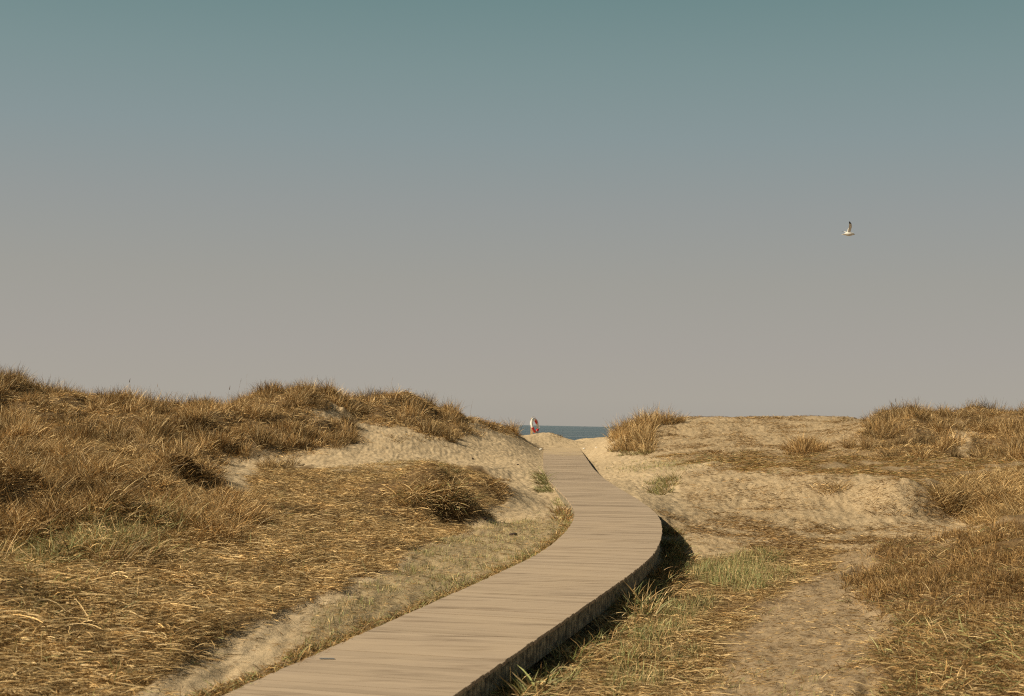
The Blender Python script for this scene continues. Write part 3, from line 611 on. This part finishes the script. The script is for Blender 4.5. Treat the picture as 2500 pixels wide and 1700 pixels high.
# --- straw lying flat
def straw(n, r0, r1, a0, a1, wfn, Lr, Wr, pal, p, power=1.0, hor=.75, k=2, lift=.05, var=.2):
    x, y = scatter(n, r0, r1, a0, a1, power); x, y, z, cv = keep(x, y, wfn, .1)
    n_ = len(x); L = rng.uniform(*Lr, n_) * rng.uniform(.5, 1, n_)
    phi = np.where(rng.random(n_) < hor, rng.normal(0, .45, n_) + math.pi * (rng.random(n_) < .5), rng.uniform(0, 6.28, n_))
    th = 1.57 - np.abs(rng.normal(0, .2, n_)); kap = np.abs(rng.normal(0, .18, n_)) + (1.57 - th) * 1.2
    z = z + np.abs(rng.normal(0, lift, n_)) * .6
    cc = pick(pal, n_, p) * np.exp(var * fbm(x / .5, y / .6, 50, 3))[:, None]
    print('straw', n_)
    return blades(np.c_[x, y, z], L, rng.uniform(*Wr, n_), phi, th, kap, cc, k=k, conform=True)
lit = [
 straw(690000, 8, 31, -29, 4, lambda c, x, y: np.maximum(c['that'], .7 * c['mess']) * (.45 + .7 * (fbm(x / .9, y / 1.2, 51, 3) > -.25)), (.04, .17), (.003, .007), STRAW, PT, lift=.055, var=.5, hor=.5),
 straw(28000, 8, 24, -29, 2, lambda c, x, y: np.maximum(c['that'], c['mess']) * .5, (.15, .45), (.0035, .0065), STRAW[[0, 3, 6]], None, hor=.6, k=3, lift=.09),
 straw(190000, 8.5, 27, -2, 15, lambda c, x, y: c['rstr'] * (1 - .9 * c['dirt']) * (.5 + .6 * fbm(x / .7, y / .9, 52, 3)), (.05, .22), (.003, .007), STRAW, PT, hor=.6, var=.35),
 straw(9000, 8.5, 24, -1, 14, lambda c, x, y: c['rstr'] * (1 - .9 * c['dirt']) * .6, (.2, .45), (.004, .009), STRAW[[0, 3, 6]], None, hor=.6, k=3, lift=.06),
 straw(300000, 8.5, 24, 8, 29, lambda c, x, y: c['rmnd'] * (1 - .8 * c['dirt']) * (1.05 - .75 * smooth(12, 18, y)) * (.5 + .5 * fbm(x / .7, y / .9, 53, 3)), (.04, .2), (.0025, .006), np.vstack([STRAW, BROWN, GRN[:1]]), None, hor=.5),
 straw(350000, 30, 48, 3.5, 29, lambda c, x, y: c['that'] * (.45 + .8 * fbm(x / 1.2, y / 1.8, 54, 3)), (.08, .26), (.006, .010), np.vstack([STRAW[1:6], BROWN[:3], GRN[[2]]]), None, power=.5),
 straw(330000, 30, 60, -29, 29, lambda c, x, y: np.maximum(c['tall'], c['rtal']) * .9, (.1, .32), (.007, .012), STRAW, PT, power=.5, hor=.4, lift=.06, var=.4),
 straw(60000, 24, 38, 12, 29, lambda c, x, y: c['rmes'] * .9, (.1, .32), (.005, .009), STRAW, PT, power=.5, hor=.4, lift=.06, var=.4),
]
o = mkgrass('straw_litter', lit); tag(o, 'matted dead straw lying flat between the dunes and the boardwalk', 'straw', kind='stuff')

# --- short green growth
def short(n, r0, r1, a0, a1, wfn, Lr, Wr, pal, power=1.0, th=.5):
    x, y = scatter(n, r0, r1, a0, a1, power); x, y, z, cv = keep(x, y, wfn, .1); n_ = len(x); print('short', n_)
    return blades(np.c_[x, y, z], rng.uniform(*Lr, n_), rng.uniform(*Wr, n_), rng.uniform(0, 6.28, n_), np.abs(rng.normal(0, th, n_)), rng.gamma(2, .3, n_), pick(pal, n_) * np.exp(.15 * fbm(x / .6, y / .6, 55, 2))[:, None], k=3)
MIXG = np.vstack([GRN, STRAW[[0, 3]]])
patch = lambda s: (lambda c, x, y: c['green'] * np.clip(.22 + .9 * fbm(x / .45, y / .55, s, 3), .03, 1))
gb = [short(660000, 8, 34, -29, 29, patch(61), (.03, .10), (.0022, .005), MIXG),
      short(60000, 30, 48, 2, 14, patch(62), (.05, .12), (.005, .008), MIXG, .5),
      short(130000, 8, 26, 4, 16, lambda c, x, y: np.clip(c['green'] - .3, 0, 1) * .9 * (noise(x / .35, y / .45, 83) > -.2), (.08, .22), (.003, .006), MIXG, 1.0, .35),
      short(34000, 8, 21, -29, -3, lambda c, x, y: np.clip(c['green'], 0, 1) * .8 * c['mess'] + .015 * c['that'], (.10, .28), (.003, .006), MIXG, 1.0, .35)]
x, y = scatter(30000, 8.5, 27, -6, 12, 1.0)
z = ground(x, y); pdd = path_dist(x, y); k_ = (pdd > .8) & (pdd < 1.12 + .12 * noise(x / .5, y / .5, 98)) & (noise(x / .7, y / .7, 97) > -.25); x, y, z = x[k_][:420], y[k_][:420], z[k_][:420]
gb.append(tufts(x, y, z, np.ones(len(x)), 34, rng.uniform(.08, .24, len(x)), np.full(len(x), .007), np.vstack([STRAW[2:6], BROWN, GRN[[0, 2]]]), np.exp(rng.normal(-.2, .3, len(x))), flat=.35, spread=.14, k=3, own=.8, green=rng.choice([.1, .6], len(x))))
x, y = scatter(260000, 9, 25, -13, 6, 1.0)
z = ground(x, y); pdd = path_dist(x, y); k_ = (pdd < -.74) & (pdd > -.9 - .2 * np.abs(noise(x / .4, y / .8, 96))); x, y, z = x[k_], y[k_], z[k_]; n_ = len(x)
gb.append(blades(np.c_[x, y, z], rng.uniform(.03, .13, n_), rng.uniform(.003, .006, n_), rng.uniform(0, 6.28, n_), np.abs(rng.normal(1.2, .4, n_)), rng.gamma(2, .3, n_), pick(np.vstack([BROWN, BROWN, STRAW[:3], GRN[:3]]), n_), k=3, conform=True))
o = mkgrass('green_grass', gb); tag(o, 'short pale green grass sprouting beside the boardwalk', 'green grass', kind='stuff')

# --- twigs, roots and sparse stems on the bare sand
DARK = np.array([[.20, .125, .06], [.13, .08, .04], [.30, .20, .10], [.36, .26, .14]])
lit = [straw(440000, 24, 62, 1.5, 29, lambda c, x, y: c['sprs'] * np.clip(.25 + 1.0 * fbm(x / 1.1, y / 1.5, 63, 3), .02, .8) * (1 - c['that']), (.05, .22), (.005, .010), DARK, None, power=.4, hor=.5, lift=.03),
       straw(60000, 12, 60, -12, 12, lambda c, x, y: .04 + .05 * (fbm(x / 1.3, y / 1.5, 64, 3) > .2) + .3 * c['green'], (.03, .14), (.003, .007), DARK, None, hor=.4, lift=.02),
       straw(120000, 8, 27, -14, 18, lambda c, x, y: .05 + .4 * c['dirt'] + .35 * c['green'], (.02, .12), (.003, .006), np.vstack([DARK, STRAW[:2]]), None, hor=.5, lift=.01)]
o = mkgrass('twig_litter', lit); tag(o, 'thin brown twigs and dead stems scattered over bare sand', 'twigs', kind='stuff')

# --- tall flower stalks with seed heads along the crests
x, y = scatter(5000, 38, 58, power=.5)
x, y, z, cv = keep(x, y, lambda c, x, y: np.maximum(c['tall'], c['rtal']) * .014, 1.0)
n_ = len(x); phi = rng.normal(0, .8, n_); L = rng.uniform(.7, 1.05, n_); th = np.abs(rng.normal(.08, .1, n_))
st = blades(np.c_[x, y, z], L, np.full(n_, .006), phi, th, np.full(n_, .15), pick(STRAW[[2, 4]], n_), k=3)
tip = np.c_[x, y, z] + np.c_[np.sin(th + .05) * np.cos(phi), np.sin(th + .05) * np.sin(phi), np.cos(th + .05)] * (L * .84)[:, None]
sh = blades(tip, np.full(n_, .16), np.full(n_, .02), phi, th + .1, np.full(n_, .1), pick(BROWN[[2, 4]], n_), k=3)
o = mkgrass('seed_stalks', [st, sh]); tag(o, 'thin stalks with dark seed heads rising above the dune crests', 'seed stalks', kind='stuff')

# ------------------------------------------------------------------ single tufts one can tell apart
def hit(u, v, Y0=30):
    """where the sight line through a photo point meets the ground"""
    d = ray(u, v); t = np.linspace(7, 90, 4000); z = CAMZ + d[2] * t; gz = ground(d[0] * t, t)
    k = np.argmax(z <= gz) if (z <= gz).any() else np.argmin(np.where(t > 25, z - gz, 99)); return d[0] * t[k], t[k], gz[k]
def single(name, spots, label, cat='grass tuft', h=.4, nb=160, wd=.006, pal=STRAW, green=.0, flat=.0, lean=(0, 0), spread=.2, group=None, tone=1.0, cone=0):
    pts = np.array([hit(u, v) for u, v in spots]); print(label[:40], np.round(pts[0], 1))
    n_ = len(pts); du = np.abs(pts[:, 0] - pts[:, 0].mean()) / (np.ptp(pts[:, 0]) / 2 + .01)
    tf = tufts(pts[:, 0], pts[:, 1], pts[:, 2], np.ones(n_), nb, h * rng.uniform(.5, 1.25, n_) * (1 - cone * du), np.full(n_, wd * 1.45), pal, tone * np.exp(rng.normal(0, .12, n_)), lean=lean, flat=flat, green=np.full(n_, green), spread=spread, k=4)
    # the mat of roots the blades grow from, just under the sand
    mg = .12 + spread; xa, xb = pts[:, 0].min() - mg, pts[:, 0].max() + mg; ya, yb_ = pts[:, 1].min() - mg, pts[:, 1].max() + mg
    mxx, myy = np.meshgrid(np.linspace(xa, xb, 9), np.linspace(ya, yb_, 9)); mz = ground(mxx.ravel(), myy.ravel()) - .05
    ii = np.arange(81).reshape(9, 9); qf = np.stack([ii[:-1, :-1], ii[:-1, 1:], ii[1:, 1:], ii[1:, :-1]], -1).reshape(-1)
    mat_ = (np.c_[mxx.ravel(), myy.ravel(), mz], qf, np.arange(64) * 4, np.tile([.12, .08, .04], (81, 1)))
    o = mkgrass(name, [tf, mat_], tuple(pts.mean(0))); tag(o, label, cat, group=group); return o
def spots(u0, v0, u1, v1, n):
    """n roots spread evenly over a small patch so that the tuft holds together"""
    g1, g2 = (np.arange(n) + .5) / n, (np.arange(n) * .618 + .3) % 1
    return [(u0 + (u1 - u0) * (a + rng.normal(0, .04)), v0 + (v1 - v0) * b_) for a, b_ in zip(g1, g2)]
G1 = 'tufts of grass standing apart on the sand'
single('marram_tuft', spots(1505, 1040, 1590, 1105, 34) + spots(1525, 1036, 1600, 1045, 10) + spots(1590, 1030, 1660, 1036, 7), 'big golden grass tuft at the path end, leaning over the sea view', h=.74, nb=150, wd=.0085, lean=(-.25, 0), spread=.30, group=G1, tone=1.1)
single('marram_tuft', spots(1500, 1098, 1590, 1114, 8), 'low greenish brown skirt of grass at the foot of the big golden tuft', h=.26, nb=120, wd=.007, green=.45, flat=.3, lean=(-.5, -.3), group=G1, tone=.6)
single('marram_tuft', spots(1915, 1095, 2010, 1112, 9) + [(1970, 1090), (1975, 1088)], 'cone shaped brown grass tuft alone below the bare far dune', h=.72, nb=130, wd=.0085, spread=.20, cone=.6, group=G1, pal=np.vstack([STRAW[1:6], BROWN]))
single('marram_tuft', spots(1590, 1170, 1650, 1210, 7), 'small tuft with a dark green clump on the sand right of the path bend', h=.3, nb=120, wd=.006, green=.5, flat=.25, lean=(-.3, -.2), group=G1, tone=.8)
single('marram_tuft', spots(2000, 1190, 2060, 1205, 4), 'thin straw tuft hanging on the pale sand bank', h=.4, nb=70, wd=.007, flat=.4, lean=(.1, -.5), group=G1)
single('marram_tuft', spots(2140, 1225, 2210, 1260, 5), 'dark brown matted tuft in the middle of the sand bank', h=.2, nb=60, wd=.007, flat=.6, pal=BROWN, group=G1, tone=.7, spread=.35)
single('marram_tuft', spots(2235, 1190, 2320, 1270, 14), 'dark root tangle hanging down the right end of the sand bank', h=.26, nb=48, wd=.006, flat=.6, pal=BROWN, group=G1, lean=(.6, -.6), tone=.7, spread=.3)
single('marram_tuft', spots(1720, 1100, 1780, 1112, 5), 'flat brown tuft lying low on the far bare dune face', h=.2, nb=80, wd=.008, flat=.5, pal=BROWN, group=G1, tone=.8)
single('marram_tuft', spots(1810, 1100, 1860, 1112, 4), 'small dark tuft right of the flat brown one on the far dune', h=.16, nb=70, wd=.008, flat=.5, green=.3, group=G1, tone=.6)
single('marram_tuft', spots(1790, 1020, 1910, 1023, 12), 'low straw fringe on the crest of the bare far dune', h=.16, nb=60, wd=.008, flat=.4, group=G1)
single('marram_tuft', spots(2050, 1018, 2085, 1030, 4), 'dark little tuft at the right end of the bare dune crest', h=.16, nb=60, wd=.008, flat=.3, group=G1, tone=.6)
single('marram_tuft', spots(400, 1120, 530, 1172, 12), 'dark tangled grass on the shoulder of the left mound before the sand hollow', h=.34, nb=120, wd=.006, flat=.5, pal=BROWN, lean=(.4, -.4), group=G1, tone=.6)  # extra tuft, its blades darkened to stand in for the mound's shaded face
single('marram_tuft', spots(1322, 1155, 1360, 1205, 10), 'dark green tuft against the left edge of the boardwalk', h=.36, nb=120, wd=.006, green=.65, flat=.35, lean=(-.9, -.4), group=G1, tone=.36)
single('marram_tuft', spots(1365, 1215, 1390, 1238, 3), 'small fresh green weed beside the pale side board of the boardwalk', h=.16, nb=90, wd=.006, green=.95, flat=.2, group=G1)
single('marram_tuft', spots(1365, 1245, 1398, 1275, 5), 'reddish brown tuft in the inner bend of the boardwalk', h=.26, nb=110, wd=.006, green=.15, flat=.2, pal=BROWN, group=G1)
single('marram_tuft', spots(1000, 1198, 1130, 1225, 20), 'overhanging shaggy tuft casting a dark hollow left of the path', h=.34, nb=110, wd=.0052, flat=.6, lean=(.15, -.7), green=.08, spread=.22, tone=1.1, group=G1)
single('marram_tuft', spots(1060, 1232, 1135, 1262, 8), 'dark roots and stems in the hollow under the shaggy overhanging tuft', h=.22, nb=100, wd=.005, flat=.7, lean=(.2, -.6), pal=BROWN, group=G1, tone=.4)  # extra blades toned down to paint the shaded underside of the overhang
single('marram_tuft', spots(1200, 1172, 1232, 1205, 7), 'low brown tuft on the rounded end of the grassy shelf', h=.2, nb=90, wd=.006, flat=.5, pal=BROWN, lean=(.5, -.4), group=G1, tone=.8)
single('marram_tuft', spots(640, 1135, 720, 1150, 7), 'brown tuft at the edge of the pale sand hollow', h=.32, nb=120, wd=.006, flat=.2, group=G1, tone=.8)
single('marram_tuft', spots(500, 1290, 560, 1310, 4), 'bright orange tuft at the foot of the left mound', h=.38, nb=170, wd=.005, flat=.15, pal=BROWN, group=G1, tone=1.25)
single('marram_tuft', spots(950, 1062, 1060, 1080, 7), 'sparse low tuft on the sand slope of the left dune', h=.2, nb=45, wd=.008, flat=.5, lean=(.3, -.2), group=G1, tone=.8)
single('marram_tuft', spots(1155, 1020, 1262, 1052, 16), 'low brown grass tapering down the left ridge towards the life ring', h=.3, nb=60, wd=.008, flat=.35, lean=(.3, 0), pal=BROWN, group=G1, spread=.4)
single('marram_tuft', spots(1350, 1058, 1376, 1068, 5), 'dark dry fringe on the small sand ridge before the sea', h=.12, nb=40, wd=.01, flat=.5, pal=BROWN, lean=(.5, 0), group=G1, tone=.7)
G2 = 'grass clumps along the shaded side of the boardwalk'
single('edge_clump', spots(1235, 1690, 1300, 1700, 3), 'broad leaved green and straw clump by the boardwalk at the bottom edge', h=.26, nb=38, wd=.011, green=.5, flat=.3, group=G2)
single('edge_clump', spots(1340, 1600, 1370, 1625, 2), 'dark green clump in the shade below the boardwalk side', h=.22, nb=60, wd=.008, green=.7, flat=.2, group=G2, tone=.7)
single('edge_clump', spots(1395, 1585, 1440, 1605, 3), 'pale dead clump just beyond the shade of the boardwalk side', h=.2, nb=40, wd=.009, green=.1, flat=.5, group=G2, tone=1.1)
single('edge_clump', spots(1480, 1515, 1520, 1540, 3), 'straw clump with broken stems beside the boardwalk', h=.26, nb=45, wd=.009, green=.2, flat=.4, group=G2, tone=1.1)
single('edge_clump', spots(1545, 1475, 1590, 1500, 6), 'tall pale green and straw clump beside the bend of the boardwalk', h=.34, nb=55, wd=.008, green=.45, flat=.2, group=G2, tone=1.1)
single('edge_clump', spots(1595, 1405, 1635, 1425, 7), 'dark twiggy clump in the shadow of the boardwalk bend', h=.28, nb=60, wd=.006, green=.1, flat=.3, pal=BROWN, group=G2)
single('edge_clump', spots(1165, 1425, 1205, 1436, 5), 'short green clump along the sunny left edge of the boardwalk', h=.09, nb=90, wd=.005, green=.7, flat=.3, spread=.5, group='grass clumps along the sunny side of the boardwalk')
single('edge_clump', spots(1290, 1365, 1330, 1372, 4), 'upright green clump at the left edge before the bend', h=.15, nb=70, wd=.005, green=.75, flat=.1, spread=.25, group='grass clumps along the sunny side of the boardwalk')

# ------------------------------------------------------------------ life ring on its post
def torus_mesh(name, R, r, a0, a1, n1=14, n2=14, caps=True):
    vs = []; fs = []; full = abs(a1 - a0) > 6.28
    K = n1 if full else n1 + 1
    for i in range(K):
        a = a0 + (a1 - a0) * i / n1
        for j in range(n2):
            t = 2 * math.pi * j / n2; q = R + r * math.cos(t); vs.append((q * math.cos(a), r * 1.0 * math.sin(t), q * math.sin(a)))
    for i in range(n1):
        for j in range(n2):
            i1 = (i + 1) % K; fs.append((i * n2 + j, i1 * n2 + j, i1 * n2 + (j + 1) % n2, i * n2 + (j + 1) % n2))
    if not full: fs.append(tuple(range(n2))); fs.append(tuple(n1 * n2 + n2 - 1 - j for j in range(n2)))
    me = bpy.data.meshes.new(name); me.from_pydata(vs, [], fs)
    for p in me.polygons: p.use_smooth = len(p.vertices) == 4
    return me
def tube(name, pts, r, n2=8):
    pts = [Vector(p) for p in pts]; vs = []; fs = []
    for i, p in enumerate(pts):
        t = (pts[min(i + 1, len(pts) - 1)] - pts[max(i - 1, 0)]).normalized(); a = t.orthogonal().normalized(); b_ = t.cross(a)
        for j in range(n2): vs.append(p + (a * math.cos(2 * math.pi * j / n2) + b_ * math.sin(2 * math.pi * j / n2)) * r)
    for i in range(len(pts) - 1):
        for j in range(n2): fs.append((i * n2 + j, i * n2 + (j + 1) % n2, (i + 1) * n2 + (j + 1) % n2, (i + 1) * n2 + j))
    fs.append(tuple(range(n2))[::-1]); fs.append(tuple((len(pts) - 1) * n2 + j for j in range(n2)))
    me = bpy.data.meshes.new(name); me.from_pydata([tuple(v) for v in vs], [], fs); return me
def box(name, lo, hi, bev=.008):
    import bmesh
    bm = bmesh.new(); bmesh.ops.create_cube(bm, size=1)
    for v in bm.verts: v.co = Vector([(lo[i] + hi[i]) / 2 + v.co[i] * (hi[i] - lo[i]) for i in range(3)])
    bmesh.ops.bevel(bm, geom=bm.edges[:], offset=bev, segments=2, affect='EDGES'); me = bpy.data.meshes.new(name); bm.to_mesh(me); bm.free(); return me
MWHITE = plain('ring_white', (.82, .80, .74), .45, .06, 12); MRED = plain('ring_red', (.62, .035, .03), .45, .12, 12); MROPE = plain('rope', (.75, .76, .72), .8, .1, 60)
MPW = plain('pale_post_timber', (.62, .47, .27), .8, .15, 12)
YR = 65.5; pb = P(1300, 1061, YR); gz = float(ground(np.array([pb[0]]), np.array([pb[1]]))[0])
ringc = P(1305.5, 1039.5, YR - .12)
# post
pt = P(1298.6, 1020.5, YR)
post = empty('life_ring_post', (pt[0], YR, gz - .05)); tag(post, 'pale upright timber post that carries the red and white ring', 'post')
obj('post', box('post', (-.05, -.05, 0), (.05, .05, pt[2] - gz + .05)), MPW, post)
obj('peg', box('peg', (-.02, -.2, pt[2] - gz - .07), (.02, -.052, pt[2] - gz - .03), .004), MPOST, post)
ring = empty('life_ring', tuple(ringc)); tag(ring, 'red and white life ring hanging on a pale post above the sea', 'life ring')
RG, RS = .285, .062; tiltm = Matrix.Rotation(math.radians(-66), 4, 'Z') @ Matrix.Rotation(math.radians(8), 4, 'Y') if False else None
ring.rotation_euler = (math.radians(-12), math.radians(0), math.radians(62))
ring.scale = (1, 1, 1.02)
w_ = math.radians(4)
for a0, a1 in ((22, 76), (196, 250), (282, 322)):
    obj('red_band', torus_mesh('red_band', RG, RS * 1.04, math.radians(a0), math.radians(a1), 10), MRED, ring)
ob = obj('float_ring', torus_mesh('float_ring', RG, RS, 0, 2 * math.pi, 48), MWHITE, ring)
pts = []
for i in range(65):
    a = 2 * math.pi * i / 64; sag = .03 + .07 * abs(math.sin(2 * (a - math.radians(42)))); pts.append(((RG + RS + sag * .75) * math.cos(a), .01 * math.sin(5 * a), (RG + RS + sag * .75) * math.sin(a)))
obj('grab_rope', tube('grab_rope', pts, .008), MROPE, ring)
obj('hanging_loop', tube('hanging_loop', [(.20, -.07, .27), (.23, -.08, .12), (.18, -.09, .02), (.14, -.08, .14), (.16, -.07, .26)], .009), MROPE, ring)

# ------------------------------------------------------------------ gull
GY_ = 62.0; gc = P(2071, 572, GY_); gull = empty('gull', tuple(gc)); tag(gull, 'white gull with black wing tips flying alone in the sky', 'gull')
pxm = GY_ / FPX
def loft(rings):
    vs = []; fs = []; n2 = len(rings[0])
    for r_ in rings: vs += r_
    for i in range(len(rings) - 1):
        for j in range(n2): fs.append((i * n2 + j, i * n2 + (j + 1) % n2, (i + 1) * n2 + (j + 1) % n2, (i + 1) * n2 + j))
    fs.append(tuple(range(n2))[::-1]); fs.append(tuple((len(rings) - 1) * n2 + j for j in range(n2))); return vs, fs
# body along x (head +x); y away from the camera; z up; one continuous skin with the wings grown out of the back
prof = [(-.255, .012, .006, -.030), (-.21, .050, .011, -.024), (-.16, .036, .024, -.014), (-.09, .055, .050, -.004), (-.02, .070, .068, 0), (.06, .072, .072, .004), (.12, .060, .062, .010), (.165, .042, .048, .016), (.195, .039, .044, .019), (.222, .030, .033, .016), (.240, .012, .013, .010)]
rings = [[(x, ry * math.cos(2 * math.pi * j / 16), zc + rz * math.sin(2 * math.pi * j / 16)) for j in range(16)] for x, ry, rz, zc in prof]
vs, fs = loft(rings); mi = [0] * len(fs); matw = []
def wing(sy, st):
    """stations: (lead x, trail x, y, z, thickness)"""
    base = len(vs); rr_ = []
    for (lx, tx, y, z, th) in st:
        row = []
        for j, (f_, zz) in enumerate(((0, 0), (.12, .5), (.4, .45), (.75, .2), (1, 0), (.75, -.12), (.4, -.3), (.12, -.45))):
            row.append((lx + (tx - lx) * f_, y - zz * th * .7, z + zz * th * .6))
        rr_.append(row)
    v2, f2 = loft(rr_); off = len(vs); vs.extend(v2)
    for q_ in f2: fs.append(tuple(i + off for i in q_))
    nst = len(st)
    for i in range(nst - 1): mi.extend([st[i][5] if len(st[i]) > 5 else (1 if i >= nst - 3 else 0)] * 8)
    mi.extend([0, 1])
wing(1, [(.085, -.06, -.02, .02, .03), (.075, -.055, -.05, .08, .022), (.078, -.05, -.10, .16, .018), (.088, -.03, -.16, .235, .016), (.075, -.035, -.20, .29, .012), (.055, -.045, -.23, .335, .010), (.015, -.055, -.25, .385, .007), (-.03, -.065, -.262, .42, .004)])
wing(-1, [(.07, -.06, .03, .03, .03), (.045, -.075, .12, .09, .022), (.02, -.085, .22, .135, .016), (-.02, -.10, .30, .165, .012), (-.06, -.12, .37, .180, .008), (-.13, -.16, .43, .188, .004)])
me = bpy.data.meshes.new('body'); me.from_pydata(vs, [], fs)
MG1 = plain('gull_white', (.80, .77, .70), .7, .05, 9); MG2 = plain('gull_black', (.02, .018, .018), .6, .1, 9)
me.materials.append(MG1); me.materials.append(MG2)
for p, k in zip(me.polygons, mi): p.material_index = k; p.use_smooth = True
o = obj('body', me, None, gull)
bk = loft([[(x, r_ * math.cos(2 * math.pi * j / 8), z + r_ * math.sin(2 * math.pi * j / 8)) for j in range(8)] for x, r_, z in ((.234, .011, .012), (.262, .008, .009), (.279, .002, .003))])
me = bpy.data.meshes.new('beak'); me.from_pydata(bk[0], [], bk[1]); obj('beak', me, plain('beak_yellow', (.55, .36, .07), .5, .05), gull)
gull.rotation_euler = (math.radians(-6), math.radians(2), math.radians(4)); gull.scale = (1.12, 1.12, 1.18)

# ------------------------------------------------------------------ small things on the sand and the deck
def stone(u, v, size, mat, label, cat='stone', flat=.5, lift=0, group=None, zed=None):
    import bmesh
    x, y, z = hit(u, v); 
    if zed is not None: z = zed
    bm = bmesh.new(); bmesh.ops.create_icosphere(bm, subdivisions=3, radius=1); s = random.random() * 9
    for q_ in bm.verts:
        c = q_.co; k = 1 + .18 * math.sin(3 * c.x + s) * math.cos(2.3 * c.y + s) + .08 * math.sin(7 * c.z + 5 * c.x + s); q_.co = Vector((c.x * size[0] * k, c.y * size[1] * k, c.z * size[2] * k))
    me = bpy.data.meshes.new(cat); bm.to_mesh(me); bm.free()
    for p in me.polygons: p.use_smooth = True
    o = obj(cat, me, mat); o.location = (x, y, z + size[2] * .4); o.rotation_euler[2] = s; tag(o, label, cat, group); return o
MST = plain('white_stone', (.80, .77, .70), .8, .05, 20); MCL = plain('dark_clod', (.07, .045, .03), .95, .3, 30)
GS = 'pale stones beside the end of the boardwalk'
stone(1320, 1098.5, (.075, .06, .035), MST, 'white flat stone left of the boardwalk near its far end', group=GS)
stone(1426, 1097, (.055, .05, .035), MST, 'white stone right of the boardwalk where its edge shadow begins', group=GS)
stone(1456, 1094, (.03, .03, .03), MST, 'tiny pale stone right of the other one, before the golden tuft', group=GS)
GC = 'dark clods on the sand left of the boardwalk'
stone(1253, 1307, (.085, .05, .025), MCL, 'dark brown clod on the thin green grass inside the bend', 'clod', group=GC)
stone(1264, 1136, (.03, .03, .03), MCL, 'tiny black speck on the sand nearer the boardwalk', 'clod', group=GC)
stone(1154, 1122, (.03, .025, .04), MCL, 'tiny black speck on the sand slope below the left dune', 'clod', group=GC)
stone(1183, 1268, (.05, .04, .02), MCL, 'reddish dark clod beside the shaggy overhanging tuft', 'clod', group=GC)
d = ray(798, 1608); yb = 11.2
for _ in range(40): yb = .5 * yb + .5 * (float(deck_z(yb)) + .004 - CAMZ) / d[2]
bs = box('plastic_strip', (-.06, -.014, 0), (.06, .014, .004), .002)
o = obj('plastic_strip', bs, plain('faded_blue_plastic', (.25, .27, .29), .5, .1)); o.location = (d[0] * yb, yb, float(deck_z(yb)) + .003); o.rotation_euler[2] = .05
tag(o, 'small faded blue plastic strip lying on the boardwalk planks', 'plastic strip')
print('verts', sum(len(o.data.vertices) for o in S.objects if o.type == 'MESH'))
